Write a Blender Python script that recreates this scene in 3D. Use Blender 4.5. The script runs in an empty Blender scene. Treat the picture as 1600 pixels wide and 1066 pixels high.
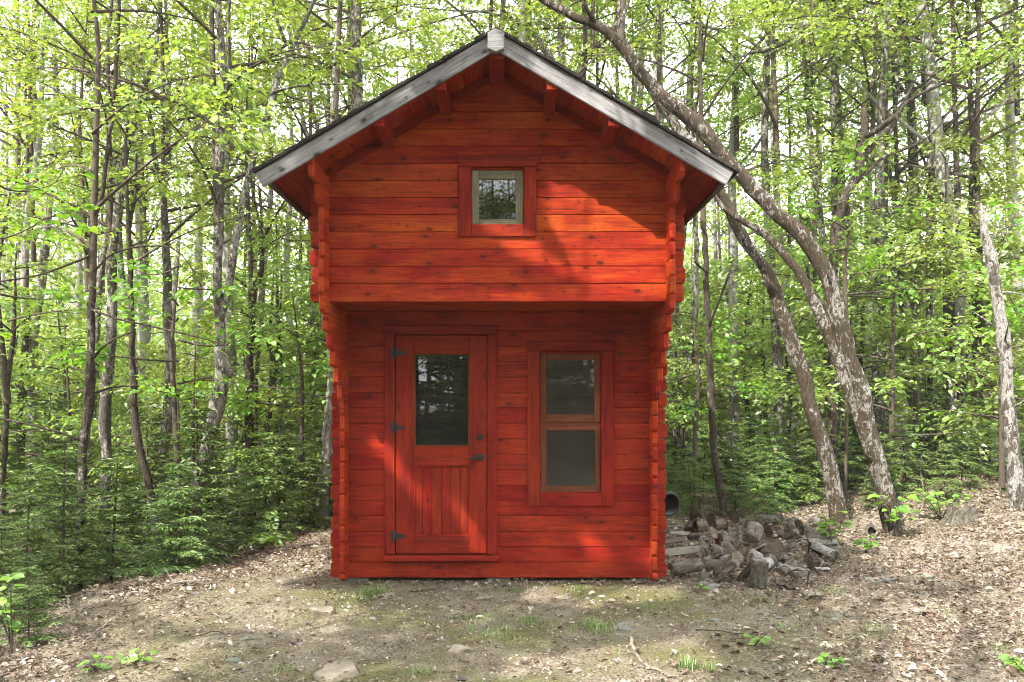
import bpy, math, random
import numpy as np

R = math.radians
scene = bpy.context.scene
COL = scene.collection
rng = np.random.default_rng(7)
random.seed(7)

# ------------------------------------------------------------------ camera, sky, sun, exposure
FPX, HX, HY = 1200.0, 800.0, 622.0          # focal length and principal point in photo pixels
CAMZ = 1.6
cam_d = bpy.data.cameras.new('camera')
cam_d.sensor_width = 36.0
cam_d.lens = 36.0 * FPX / 1600.0
cam_d.shift_y = (HY - 533.0) / 1600.0
cam_d.clip_end = 2000.0
cam = bpy.data.objects.new('camera', cam_d)
cam.location = (0, 0, CAMZ)
cam.rotation_euler = (R(90), 0, 0)
COL.objects.link(cam)
scene.camera = cam

SUN_TO = np.array([0.475, 0.54, -0.76]); SUN_TO = SUN_TO / np.linalg.norm(SUN_TO)   # direction the light travels
sun_el = math.asin(-SUN_TO[2])
sun_az = math.atan2(-SUN_TO[0], -SUN_TO[1])   # compass angle from +Y towards +X of the sun itself

world = bpy.data.worlds.new('World')
scene.world = world
world.use_nodes = True
wn = world.node_tree
for n in list(wn.nodes):
    wn.nodes.remove(n)
w_out = wn.nodes.new('ShaderNodeOutputWorld')
w_bg = wn.nodes.new('ShaderNodeBackground')
w_sky = wn.nodes.new('ShaderNodeTexSky')
w_sky.sky_type = 'NISHITA'
w_sky.sun_disc = False
w_sky.sun_elevation = sun_el
w_sky.sun_rotation = sun_az
w_sky.air_density = 1.0
w_sky.dust_density = 4.0
w_sky.ozone_density = 0.6
w_mix = wn.nodes.new('ShaderNodeMix'); w_mix.data_type = 'RGBA'
w_mix.inputs['Factor'].default_value = 0.75           # thin white high cloud over the whole sky
w_mix.inputs['B'].default_value = (12.6, 12.8, 13.2, 1)
wn.links.new(w_sky.outputs[0], w_mix.inputs['A'])
wn.links.new(w_mix.outputs['Result'], w_bg.inputs[0])
w_bg.inputs[1].default_value = 0.15
wn.links.new(w_bg.outputs[0], w_out.inputs[0])

sun_d = bpy.data.lights.new('sun', 'SUN')
sun_d.energy = 4.5
sun_d.angle = R(0.53)
sun_d.color = (1.0, 0.95, 0.87)
sun = bpy.data.objects.new('sun', sun_d)
sun.location = (-20, -25, 35)
from mathutils import Vector
sun.rotation_euler = Vector(SUN_TO).to_track_quat('-Z', 'Y').to_euler()
COL.objects.link(sun)

scene.view_settings.view_transform = 'Standard'
scene.view_settings.look = 'None'
scene.view_settings.gamma = 1.0
scene.view_settings.exposure = 1.66
cy = scene.cycles
cy.max_bounces = 7
cy.diffuse_bounces = 4
cy.glossy_bounces = 3
cy.transmission_bounces = 5
cy.transparent_max_bounces = 10
cy.caustics_reflective = False
cy.caustics_refractive = False
cy.sample_clamp_indirect = 6.0
cy.use_denoising = True
cy.filter_width = 1.1
try:
    cy.denoiser = 'OPENIMAGEDENOISE'
    cy.denoising_prefilter = 'ACCURATE'
except Exception:
    pass

# ------------------------------------------------------------------ small helpers
def at(px, py, Y):
    """photo pixel at distance Y -> world (x, z)"""
    return (px - HX) * Y / FPX, CAMZ + (HY - py) * Y / FPX

def pt(px, py, Y):
    x, z = at(px, py, Y)
    return np.array([x, Y, z])

def link(name, data, parent=None, loc=(0, 0, 0), rot=None):
    o = bpy.data.objects.new(name, data)
    COL.objects.link(o)
    o.location = tuple(float(v) for v in loc)
    if rot is not None:
        o.rotation_euler = rot
    if parent is not None:
        o.parent = parent
        o.location = tuple(float(a - b) for a, b in zip(loc, WP.get(parent.name, (0, 0, 0))))
    WP[o.name] = tuple(float(v) for v in loc)
    return o
WP = {}

def tag(o, label=None, cat=None, group=None, kind=None):
    if label: o['label'] = label
    if cat: o['category'] = cat
    if group: o['group'] = group
    if kind: o['kind'] = kind
    return o

def thing(name, loc, label, cat, group=None, rot=None):
    return tag(link(name, None, None, loc, rot), label, cat, group)

class Geo:
    def __init__(self):
        self.v = []; self.n = 0; self.f = []          # f: list of (array faces, matindex, smooth)
    def add(self, verts, faces, mat=0, smooth=False):
        verts = np.asarray(verts, float).reshape(-1, 3)
        if isinstance(faces, np.ndarray):
            self.f.append((faces + self.n, mat, smooth))
        else:
            by = {}
            for f in faces:
                by.setdefault(len(f), []).append(f)
            for k, fs in by.items():
                self.f.append((np.array(fs, int) + self.n, mat, smooth))
        self.v.append(verts); self.n += len(verts)
        return self
    def mesh(self, name, mats):
        me = bpy.data.meshes.new(name)
        V = np.concatenate(self.v) if self.v else np.zeros((0, 3))
        me.vertices.add(len(V)); me.vertices.foreach_set('co', V.astype(np.float32).ravel())
        loops = np.concatenate([a.ravel() for a, _, _ in self.f])
        sizes = np.concatenate([np.full(len(a), a.shape[1]) for a, _, _ in self.f])
        mi = np.concatenate([np.full(len(a), m) for a, m, _ in self.f])
        sm = np.concatenate([np.full(len(a), s) for a, _, s in self.f])
        me.loops.add(len(loops)); me.loops.foreach_set('vertex_index', loops.astype(np.int32))
        me.polygons.add(len(sizes))
        me.polygons.foreach_set('loop_start', (np.cumsum(sizes) - sizes).astype(np.int32))
        me.polygons.foreach_set('material_index', mi.astype(np.int32))
        me.polygons.foreach_set('use_smooth', sm.astype(bool))
        for m in (mats if isinstance(mats, (list, tuple)) else [mats]):
            me.materials.append(m)
        me.update(calc_edges=True)
        me.validate()
        return me

def norm(a):
    return a / np.maximum(np.linalg.norm(a, axis=-1, keepdims=True), 1e-9)

def tube_geo(g, P, r, k=10, mat=0, cap=True, rough=0.0, seed=0):
    P = np.asarray(P, float); r = np.asarray(r, float); n = len(P)
    T = np.gradient(P, axis=0); T = norm(T)
    ref = np.array([0.0, 1.0, 0.0]) if abs(T[0][1]) < 0.8 else np.array([1.0, 0, 0])
    a = np.cross(T[0], ref); a /= np.linalg.norm(a)
    A = [a]
    for i in range(1, n):
        a = A[-1] - T[i] * np.dot(A[-1], T[i]); a /= max(np.linalg.norm(a), 1e-9); A.append(a)
    A = np.array(A); B = np.cross(T, A)
    th = np.arange(k) * 2 * math.pi / k
    rr = np.repeat(r[:, None], k, 1)
    if rough:
        q = np.random.default_rng(seed)
        w = q.normal(0, 1, (n, k)); w = (w + np.roll(w, 1, 0) + np.roll(w, 1, 1) + np.roll(w, -1, 0)) / 2.0
        rr = rr * (1 + rough * w)
    V = P[:, None, :] + rr[:, :, None] * (np.cos(th)[None, :, None] * A[:, None, :] + np.sin(th)[None, :, None] * B[:, None, :])
    idx = np.arange(n * k).reshape(n, k)
    q0 = idx[:-1]; q1 = idx[1:]
    F = np.stack([q0, np.roll(q0, -1, 1), np.roll(q1, -1, 1), q1], -1).reshape(-1, 4)
    base = g.n
    g.add(V.reshape(-1, 3), F, mat, True)
    if cap:
        g.f.append((np.array([list(range(base, base + k))[::-1]]), mat, False))
        g.f.append((np.array([list(range(base + (n - 1) * k, base + n * k))]), mat, False))

def smooth_line(P, r, step):
    """Catmull-Rom resample of a polyline with radii"""
    P = np.asarray(P, float); r = np.asarray(r, float)
    if len(P) < 3:
        m = max(2, int(np.linalg.norm(P[-1] - P[0]) / step))
        t = np.linspace(0, 1, m)[:, None]
        return P[0] * (1 - t) + P[-1] * t, r[0] + (r[-1] - r[0]) * t[:, 0]
    Q = np.vstack([2 * P[0] - P[1], P, 2 * P[-1] - P[-2]])
    out = []; ro = []
    for i in range(len(P) - 1):
        p0, p1, p2, p3 = Q[i], Q[i + 1], Q[i + 2], Q[i + 3]
        m = max(1, int(np.linalg.norm(p2 - p1) / step))
        for j in range(m):
            t = j / m
            out.append(0.5 * (2 * p1 + (p2 - p0) * t + (2 * p0 - 5 * p1 + 4 * p2 - p3) * t * t + (3 * p1 - p0 - 3 * p2 + p3) * t ** 3))
            ro.append(r[i] + (r[i + 1] - r[i]) * t)
    out.append(P[-1]); ro.append(r[-1])
    return np.array(out), np.array(ro)

# ------------------------------------------------------------------ materials
def new_mat(name):
    m = bpy.data.materials.new(name); m.use_nodes = True
    nt = m.node_tree
    for n in list(nt.nodes): nt.nodes.remove(n)
    out = nt.nodes.new('ShaderNodeOutputMaterial')
    return m, nt, out

def N(nt, typ, **kw):
    n = nt.nodes.new(typ)
    for k, v in kw.items():
        if k.startswith('i_'):
            n.inputs[k[2:].replace('_', ' ')].default_value = v
        else:
            setattr(n, k, v)
    return n

def ramp(nt, fac, stops, interp='LINEAR'):
    n = nt.nodes.new('ShaderNodeValToRGB'); cr = n.color_ramp; cr.interpolation = interp
    while len(cr.elements) < len(stops): cr.elements.new(0.5)
    for e, (p, c) in zip(cr.elements, stops):
        e.position = p; e.color = (c[0], c[1], c[2], 1) if not isinstance(c, (int, float)) else (c, c, c, 1)
    nt.links.new(fac, n.inputs[0])
    return n.outputs[0]

def mix(nt, fac, a, b, mode='MIX'):
    n = nt.nodes.new('ShaderNodeMix'); n.data_type = 'RGBA'; n.blend_type = mode
    for sock, v in ((n.inputs['Factor'], fac), (n.inputs['A'], a), (n.inputs['B'], b)):
        if hasattr(v, 'is_output'): nt.links.new(v, sock)
        elif isinstance(v, (int, float)): sock.default_value = v if sock.type == 'VALUE' else (v, v, v, 1)
        else: sock.default_value = (v[0], v[1], v[2], 1)
    return n.outputs['Result']

def math_n(nt, op, a, b=0.0, clamp=False):
    n = nt.nodes.new('ShaderNodeMath'); n.operation = op; n.use_clamp = clamp
    for s, v in zip(n.inputs, (a, b)):
        if hasattr(v, 'is_output'): nt.links.new(v, s)
        else: s.default_value = v
    return n.outputs[0]

def coords(nt, scale, rand=True, src='Object'):
    tc = nt.nodes.new('ShaderNodeTexCoord')
    mp = nt.nodes.new('ShaderNodeMapping'); mp.inputs['Scale'].default_value = scale
    nt.links.new(tc.outputs[src], mp.inputs[0])
    if rand:
        oi = nt.nodes.new('ShaderNodeObjectInfo')
        c = nt.nodes.new('ShaderNodeCombineXYZ')
        for i, k in enumerate((37.0, 91.0, 53.0)):
            nt.links.new(math_n(nt, 'MULTIPLY', oi.outputs['Random'], k), c.inputs[i])
        nt.links.new(c.outputs[0], mp.inputs['Location'])
    return mp.outputs[0]

def noise(nt, vec, scale=1.0, detail=4.0, rough=0.55, dist=0.0):
    n = nt.nodes.new('ShaderNodeTexNoise')
    n.inputs['Scale'].default_value = scale; n.inputs['Detail'].default_value = detail
    n.inputs['Roughness'].default_value = rough; n.inputs['Distortion'].default_value = dist
    nt.links.new(vec, n.inputs['Vector'])
    return n.outputs[0]

def principled(nt, out, col, rough=0.6, spec=0.3, bump=None, bstr=0.3, bdist=0.01, metallic=0.0):
    p = nt.nodes.new('ShaderNodeBsdfPrincipled')
    if hasattr(col, 'is_output'): nt.links.new(col, p.inputs['Base Color'])
    else: p.inputs['Base Color'].default_value = (*col, 1)
    if hasattr(rough, 'is_output'): nt.links.new(rough, p.inputs['Roughness'])
    else: p.inputs['Roughness'].default_value = rough
    p.inputs['Specular IOR Level'].default_value = spec
    p.inputs['Metallic'].default_value = metallic
    if bump is not None:
        b = nt.nodes.new('ShaderNodeBump'); b.inputs['Strength'].default_value = bstr; b.inputs['Distance'].default_value = bdist
        nt.links.new(bump, b.inputs['Height']); nt.links.new(b.outputs[0], p.inputs['Normal'])
    nt.links.new(p.outputs[0], out.inputs[0])
    return p

def grain_scale(axis, along, cross):
    return {'x': (along, cross, cross), 'y': (cross, along, cross), 'z': (cross, cross, along)}[axis]

def wood_mat(name, axis, dark, mid, light, knot, rough=0.6, spec=0.12, knot_amt=0.85, var=0.15, crack=0.0, blotch=0.75):
    m, nt, out = new_mat(name)
    v = coords(nt, grain_scale(axis, 1.3, 34.0))
    g1 = noise(nt, v, 1.0, 7, 0.68, 0.9)
    g2 = noise(nt, coords(nt, grain_scale(axis, 2.1, 5.0)), 1.0, 5, 0.6, 0.3)
    g3 = noise(nt, coords(nt, grain_scale(axis, 5.0, 170.0)), 1.0, 3, 0.6)
    g4 = noise(nt, coords(nt, (14, 14, 14)), 1.0, 6, 0.7)
    c = ramp(nt, g1, [(0.34, dark), (0.47, mid), (0.55, mid), (0.68, light)])
    c = mix(nt, ramp(nt, g2, [(0.44, 0.0), (0.66, blotch)]), c, light)
    c = mix(nt, ramp(nt, g2, [(0.30, 0.6), (0.45, 0.0)]), c, mix(nt, 0.55, dark, mid))
    c = mix(nt, ramp(nt, g3, [(0.47, 0.0), (0.64, 0.6)]), c, dark)
    c = mix(nt, ramp(nt, g4, [(0.56, 0.0), (0.70, 0.5)]), c, dark)
    # knots: big sparse ones and small ones with a dark heart
    for sc_, lim, dens in (((2.4, 4.6), 0.085, 0.50), ((5.0, 9.5), 0.07, 0.66)):
        tc = nt.nodes.new('ShaderNodeSeparateXYZ'); nt.links.new(coords(nt, grain_scale(axis, *sc_)), tc.inputs[0])
        cb = nt.nodes.new('ShaderNodeCombineXYZ')
        for i_, k_ in enumerate({'x': (0, 2), 'z': (2, 0), 'y': (1, 2)}[axis]):
            nt.links.new(tc.outputs[k_], cb.inputs[i_])
        wob = noise(nt, cb.outputs[0], 3.0, 3, 0.6)
        vo = nt.nodes.new('ShaderNodeTexVoronoi'); vo.voronoi_dimensions = '2D'; vo.inputs['Scale'].default_value = 1.0
        nt.links.new(cb.outputs[0], vo.inputs['Vector'])
        dist = math_n(nt, 'ADD', vo.outputs['Distance'], math_n(nt, 'MULTIPLY', math_n(nt, 'SUBTRACT', wob, .5), .10))
        sepc = nt.nodes.new('ShaderNodeSeparateColor'); nt.links.new(vo.outputs['Color'], sepc.inputs[0])
        pick = math_n(nt, 'GREATER_THAN', sepc.outputs[0], dens)
        halo = ramp(nt, dist, [(lim * .8, .3), (lim * 2.6, 0.0)])
        c = mix(nt, math_n(nt, 'MULTIPLY', math_n(nt, 'MULTIPLY', halo, pick), knot_amt), c, dark)
        kf = ramp(nt, dist, [(lim * .35, 1.0), (lim, 0.0)])
        c = mix(nt, math_n(nt, 'MULTIPLY', math_n(nt, 'MULTIPLY', kf, pick), knot_amt), c, knot)
    if crack:
        ck = noise(nt, coords(nt, grain_scale(axis, .8, 60.0)), 1.0, 4, 0.6, 0.4)
        c = mix(nt, ramp(nt, ck, [(0.30, crack), (0.38, 0.0)]), c, tuple(x * .2 for x in dark))
    oi = nt.nodes.new('ShaderNodeObjectInfo')
    hsv = nt.nodes.new('ShaderNodeHueSaturation')
    nt.links.new(ramp(nt, oi.outputs['Random'], [(0.0, 0.4965), (1.0, 0.5055)]), hsv.inputs['Hue'])
    nt.links.new(math_n(nt, 'ADD', math_n(nt, 'MULTIPLY', oi.outputs['Random'], var), 1 - var / 2), hsv.inputs['Value'])
    nt.links.new(c, hsv.inputs['Color'])
    c = hsv.outputs[0]
    h = math_n(nt, 'ADD', g1, math_n(nt, 'MULTIPLY', g3, 0.8))
    principled(nt, out, c, ramp(nt, g1, [(0.3, rough + 0.12), (0.7, rough - 0.08)]), spec, h, 0.45, 0.004)
    return m

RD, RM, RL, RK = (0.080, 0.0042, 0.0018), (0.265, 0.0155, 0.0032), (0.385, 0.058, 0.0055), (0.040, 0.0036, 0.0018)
M = {}
for ax in 'xyz':
    M['red_' + ax] = wood_mat('red_stained_wood_' + ax, ax, RD, RM, RL, RK)
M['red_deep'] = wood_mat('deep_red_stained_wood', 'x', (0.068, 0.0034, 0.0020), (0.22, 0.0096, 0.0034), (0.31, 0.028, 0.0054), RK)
for ax in 'xyz':
    M['trim_' + ax] = wood_mat('red_trim_wood_' + ax, ax, (0.060, 0.0030, 0.0018), (0.19, 0.0080, 0.0028), (0.27, 0.021, 0.0048), RK, knot_amt=0.6, var=.12, blotch=.5)
for ax in 'xy':
    M['grey_' + ax] = wood_mat('weathered_grey_board_' + ax, ax, (0.065, 0.061, 0.060), (0.19, 0.184, 0.184), (0.31, 0.30, 0.30), (0.035, 0.032, 0.032), 0.8, 0.1, 0.95, .15, .9)
M['eave'] = wood_mat('weathered_brown_board', 'y', (0.035, 0.025, 0.022), (0.085, 0.062, 0.052), (0.13, 0.10, 0.085), (0.02, 0.015, 0.012), 0.8, 0.1)
for ax in 'xz':
    M['sash_' + ax] = wood_mat('brown_sash_wood_' + ax, ax, (0.06, 0.017, 0.008), (0.12, 0.036, 0.015), (0.17, 0.062, 0.026), (0.03, 0.012, 0.007), 0.7, 0.12, 0.4)
    M['olive_' + ax] = wood_mat('weathered_olive_sash_' + ax, ax, (0.07, 0.058, 0.038), (0.13, 0.112, 0.075), (0.20, 0.18, 0.13), (0.08, 0.06, 0.04), 0.75, 0.15, 0.4)
M['old_wood'] = wood_mat('old_grey_plank', 'x', (0.08, 0.072, 0.055), (0.17, 0.155, 0.125), (0.27, 0.25, 0.21), (0.05, 0.04, 0.035), 0.85, 0.1, .85, .3, .9)

def flat_mat(name, col, rough=0.5, spec=0.3, metallic=0.0, var=0.25, scale=30.0, bstr=0.15):
    m, nt, out = new_mat(name)
    nz = noise(nt, coords(nt, (scale,) * 3), 1.0, 5, 0.6)
    c = mix(nt, ramp(nt, nz, [(0.35, 0.0), (0.7, 1.0)]), tuple(x * (1 - var) for x in col), tuple(min(1, x * (1 + var)) for x in col))
    principled(nt, out, c, rough, spec, nz, bstr, 0.003, metallic)
    return m
M['iron'] = flat_mat('black_iron', (0.018, 0.018, 0.02), 0.42, 0.5, 0.3)
M['shingle'] = flat_mat('dark_shingle', (0.030, 0.025, 0.023), 0.9, 0.2, 0.0, 0.5, 60)
M['black_plastic'] = flat_mat('black_ribbed_plastic', (0.014, 0.013, 0.013), 0.5, 0.4)
M['interior'] = flat_mat('dark_interior_wood', (0.10, 0.045, 0.025), 0.8, 0.1)
M['white_metal'] = flat_mat('white_enamel', (0.72, 0.72, 0.70), 0.5, 0.3)

def glass_mat(name, tint, dirt):
    m, nt, out = new_mat(name)
    tr = N(nt, 'ShaderNodeBsdfTransparent'); tr.inputs[0].default_value = (*tint, 1)
    gl = N(nt, 'ShaderNodeBsdfGlossy'); gl.inputs['Roughness'].default_value = 0.015
    fr = N(nt, 'ShaderNodeFresnel'); fr.inputs['IOR'].default_value = 1.75
    ms = N(nt, 'ShaderNodeMixShader')
    nt.links.new(fr.outputs[0], ms.inputs[0]); nt.links.new(tr.outputs[0], ms.inputs[1]); nt.links.new(gl.outputs[0], ms.inputs[2])
    df = N(nt, 'ShaderNodeBsdfDiffuse'); df.inputs[0].default_value = (0.35, 0.34, 0.30, 1)
    nz = noise(nt, coords(nt, (3, 3, 3)), 1.0, 6, 0.65)
    f = ramp(nt, nz, [(0.42, dirt * 0.25), (0.75, dirt)])
    m2 = N(nt, 'ShaderNodeMixShader')
    nt.links.new(f, m2.inputs[0]); nt.links.new(ms.outputs[0], m2.inputs[1]); nt.links.new(df.outputs[0], m2.inputs[2])
    nt.links.new(m2.outputs[0], out.inputs[0])
    return m
M['glass'] = glass_mat('window_glass', (0.52, 0.55, 0.52), 0.05)

def screen_mat():
    m, nt, out = new_mat('insect_screen')
    tr = N(nt, 'ShaderNodeBsdfTransparent')
    df = N(nt, 'ShaderNodeBsdfDiffuse')
    nz = noise(nt, coords(nt, (2.5, 2.5, 2.5)), 1.0, 5, 0.6)
    nt.links.new(ramp(nt, nz, [(0.3, (0.048, 0.042, 0.030)), (0.7, (0.095, 0.083, 0.061))]), df.inputs[0])
    ms = N(nt, 'ShaderNodeMixShader'); ms.inputs[0].default_value = 0.24
    nt.links.new(tr.outputs[0], ms.inputs[1]); nt.links.new(df.outputs[0], ms.inputs[2])
    nt.links.new(ms.outputs[0], out.inputs[0])
    return m
M['screen'] = screen_mat()

def bark_mat(name, dark, mid, pale, pale_amt, moss=0.0, scale=1.0):
    m, nt, out = new_mat(name)
    a = noise(nt, coords(nt, (46 * scale, 46 * scale, 15 * scale)), 1.0, 8, 0.7, 0.5)
    b = noise(nt, coords(nt, (16 * scale, 16 * scale, 9 * scale)), 1.0, 8, 0.68, 1.0)
    big = noise(nt, coords(nt, (2.2, 2.2, 1.3)), 1.0, 3, 0.5, 0.5)
    c = ramp(nt, a, [(0.32, dark), (0.52, mid), (0.72, tuple(x * 1.7 for x in mid))])
    lo = 0.66 - 0.26 * pale_amt
    bb = math_n(nt, 'ADD', math_n(nt, 'MULTIPLY', b, 0.7), math_n(nt, 'MULTIPLY', big, 0.3))
    f = ramp(nt, bb, [(lo - .008, 0.0), (lo + 0.014, 1.0)])
    spk = noise(nt, coords(nt, (95, 95, 60)), 1.0, 4, 0.65)
    f = math_n(nt, 'MULTIPLY', f, ramp(nt, spk, [(0.38, 0.15), (0.52, 1.0)]))
    c = mix(nt, f, c, mix(nt, ramp(nt, a, [(.35, 0.), (.65, 1.)]), tuple(x * 0.5 for x in pale), pale))
    if moss:
        mo = noise(nt, coords(nt, (8.0, 8.0, 3.0)), 1.0, 7, 0.68)
        c = mix(nt, math_n(nt, 'MULTIPLY', ramp(nt, mo, [(0.46, 0.0), (0.58, 1.0)]), moss), c, mix(nt, spk, (0.012, 0.010, 0.006), (0.062, 0.050, 0.024)))
    h = math_n(nt, 'ADD', a, math_n(nt, 'MULTIPLY', spk, 0.5))
    principled(nt, out, c, 0.92, 0.08, h, 1.0, 0.018)
    return m
M['bark_grey'] = bark_mat('grey_lichen_bark', (0.020, 0.016, 0.012), (0.085, 0.074, 0.060), (0.36, 0.345, 0.315), 0.56)
M['bark_dark'] = bark_mat('dark_wet_bark', (0.013, 0.010, 0.008), (0.055, 0.043, 0.034), (0.24, 0.225, 0.20), 0.32)
M['bark_birch'] = bark_mat('pale_birch_bark', (0.03, 0.024, 0.02), (0.14, 0.125, 0.105), (0.42, 0.405, 0.375), 0.9)
M['bark_moss'] = bark_mat('mossy_lichen_bark', (0.014, 0.010, 0.007), (0.062, 0.048, 0.034), (0.38, 0.365, 0.335), 0.50, 0.55, 1.1)
M['bark_wood'] = bark_mat('old_firewood_bark', (0.028, 0.022, 0.016), (0.095, 0.084, 0.066), (0.21, 0.198, 0.172), 0.5, 0.2, .8)
M['bark_snag'] = bark_mat('lichen_blotched_dead_bark', (0.018, 0.014, 0.011), (0.085, 0.074, 0.062), (0.38, 0.365, 0.335), 0.66)
M['twig'] = flat_mat('twig_bark', (0.075, 0.058, 0.045), 0.85, 0.15)
M['stick'] = flat_mat('dry_stick', (0.19, 0.165, 0.13), 0.85, 0.15, 0, 0.4)

def end_grain_mat(name, col):
    m, nt, out = new_mat(name)
    tc = nt.nodes.new('ShaderNodeTexCoord')
    w = nt.nodes.new('ShaderNodeTexWave'); w.wave_type = 'RINGS'; w.rings_direction = 'Z'
    w.inputs['Scale'].default_value = 26; w.inputs['Distortion'].default_value = 1.5; w.inputs['Detail'].default_value = 2
    nt.links.new(tc.outputs['Object'], w.inputs[0])
    nz = noise(nt, coords(nt, (14, 14, 14)), 1.0, 6, 0.7)
    c = mix(nt, w.outputs[0], tuple(x * 0.8 for x in col), col)
    c = mix(nt, ramp(nt, nz, [(0.38, 0.0), (0.6, 0.9)]), c, tuple(x * 0.4 for x in col))
    principled(nt, out, c, 0.85, 0.12, nz, 0.6, 0.01)
    return m
M['end_grey'] = end_grain_mat('grey_cut_wood', (0.20, 0.185, 0.155))
M['end_brown'] = end_grain_mat('brown_cut_wood', (0.17, 0.135, 0.10))
M['split_orange'] = wood_mat('orange_split_wood', 'z', (0.13, 0.055, 0.022), (0.27, 0.12, 0.048), (0.34, 0.19, 0.09), (0.07, 0.035, 0.02), 0.8, 0.1)

def stone_mat(name, col, moss=0.25):
    m, nt, out = new_mat(name)
    a = noise(nt, coords(nt, (7, 7, 7)), 1.0, 8, 0.65)
    b = noise(nt, coords(nt, (45, 45, 45)), 1.0, 3, 0.6)
    c = ramp(nt, a, [(0.3, tuple(x * 0.6 for x in col)), (0.55, col), (0.75, tuple(min(1, x * 1.3) for x in col))])
    c = mix(nt, ramp(nt, b, [(0.5, 0.0), (0.7, 0.35)]), c, tuple(x * 0.45 for x in col))
    mo = noise(nt, coords(nt, (4, 4, 4)), 1.0, 5, 0.6)
    c = mix(nt, ramp(nt, mo, [(0.55, 0.0), (0.68, moss)]), c, (0.10, 0.11, 0.035))
    principled(nt, out, c, 0.9, 0.15, math_n(nt, 'ADD', a, math_n(nt, 'MULTIPLY', b, 0.5)), 0.5, 0.012)
    return m
M['stone_tan'] = stone_mat('tan_stone', (0.235, 0.20, 0.15))
M['stone_grey'] = stone_mat('grey_stone', (0.175, 0.17, 0.152), 0.5)
M['stone_green'] = stone_mat('greenish_stone', (0.13, 0.138, 0.11), 0.6)

def leaf_mat(name, c1, c2, c3, trans=0.5, gloss=0.06):
    m, nt, out = new_mat(name)
    ge = nt.nodes.new('ShaderNodeNewGeometry')
    c = ramp(nt, ge.outputs['Random Per Island'], [(0.0, c1), (0.55, c2), (1.0, c3)])
    oi = nt.nodes.new('ShaderNodeObjectInfo')
    hsv = nt.nodes.new('ShaderNodeHueSaturation')
    nt.links.new(ramp(nt, oi.outputs['Random'], [(0, 0.485), (1, 0.515)]), hsv.inputs['Hue'])
    nt.links.new(math_n(nt, 'ADD', math_n(nt, 'MULTIPLY', oi.outputs['Random'], 0.4), 0.8), hsv.inputs['Value'])
    nt.links.new(c, hsv.inputs['Color']); c = hsv.outputs[0]
    d = N(nt, 'ShaderNodeBsdfDiffuse'); nt.links.new(c, d.inputs[0])
    t = N(nt, 'ShaderNodeBsdfTranslucent')
    nt.links.new(mix(nt, 1.0, c, (1.2, 1.15, 0.52), 'MULTIPLY'), t.inputs[0])
    ms = N(nt, 'ShaderNodeMixShader'); ms.inputs[0].default_value = trans
    nt.links.new(d.outputs[0], ms.inputs[1]); nt.links.new(t.outputs[0], ms.inputs[2])
    g = N(nt, 'ShaderNodeBsdfGlossy'); g.inputs['Roughness'].default_value = 0.45
    m2 = N(nt, 'ShaderNodeMixShader'); m2.inputs[0].default_value = gloss
    nt.links.new(ms.outputs[0], m2.inputs[1]); nt.links.new(g.outputs[0], m2.inputs[2])
    nt.links.new(m2.outputs[0], out.inputs[0])
    return m
M['leaf'] = leaf_mat('spring_maple_leaf', (0.135, 0.215, 0.042), (0.225, 0.322, 0.070), (0.335, 0.41, 0.115), .55)
M['leaf_near'] = leaf_mat('broad_green_leaf', (0.10, 0.22, 0.022), (0.16, 0.31, 0.032), (0.24, 0.38, 0.05))
M['leaf_shade'] = leaf_mat('mature_green_leaf', (0.05, 0.11, 0.015), (0.07, 0.14, 0.02), (0.10, 0.18, 0.03), 0.2)
M['needle'] = leaf_mat('fir_needle', (0.06, 0.105, 0.028), (0.11, 0.175, 0.045), (0.19, 0.265, 0.08), 0.35, 0.04)
M['needle_light'] = leaf_mat('light_hemlock_needle', (0.09, 0.155, 0.036), (0.15, 0.235, 0.056), (0.23, 0.32, 0.09), 0.4, 0.05)
M['litter'] = leaf_mat('dry_leaf', (0.055, 0.034, 0.022), (0.175, 0.120, 0.082), (0.44, 0.385, 0.315), 0.12, 0.05)
M['grass'] = leaf_mat('grass_blade', (0.07, 0.14, 0.02), (0.11, 0.20, 0.03), (0.2, 0.27, 0.06), 0.3)
M['fern'] = leaf_mat('fern_frond', (0.10, 0.20, 0.03), (0.15, 0.27, 0.04), (0.22, 0.34, 0.06), 0.4)
M['pebble'] = leaf_mat('pebble_stone', (0.09, 0.08, 0.068), (0.19, 0.175, 0.15), (0.34, 0.325, 0.30), 0.0, 0.02)

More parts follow.
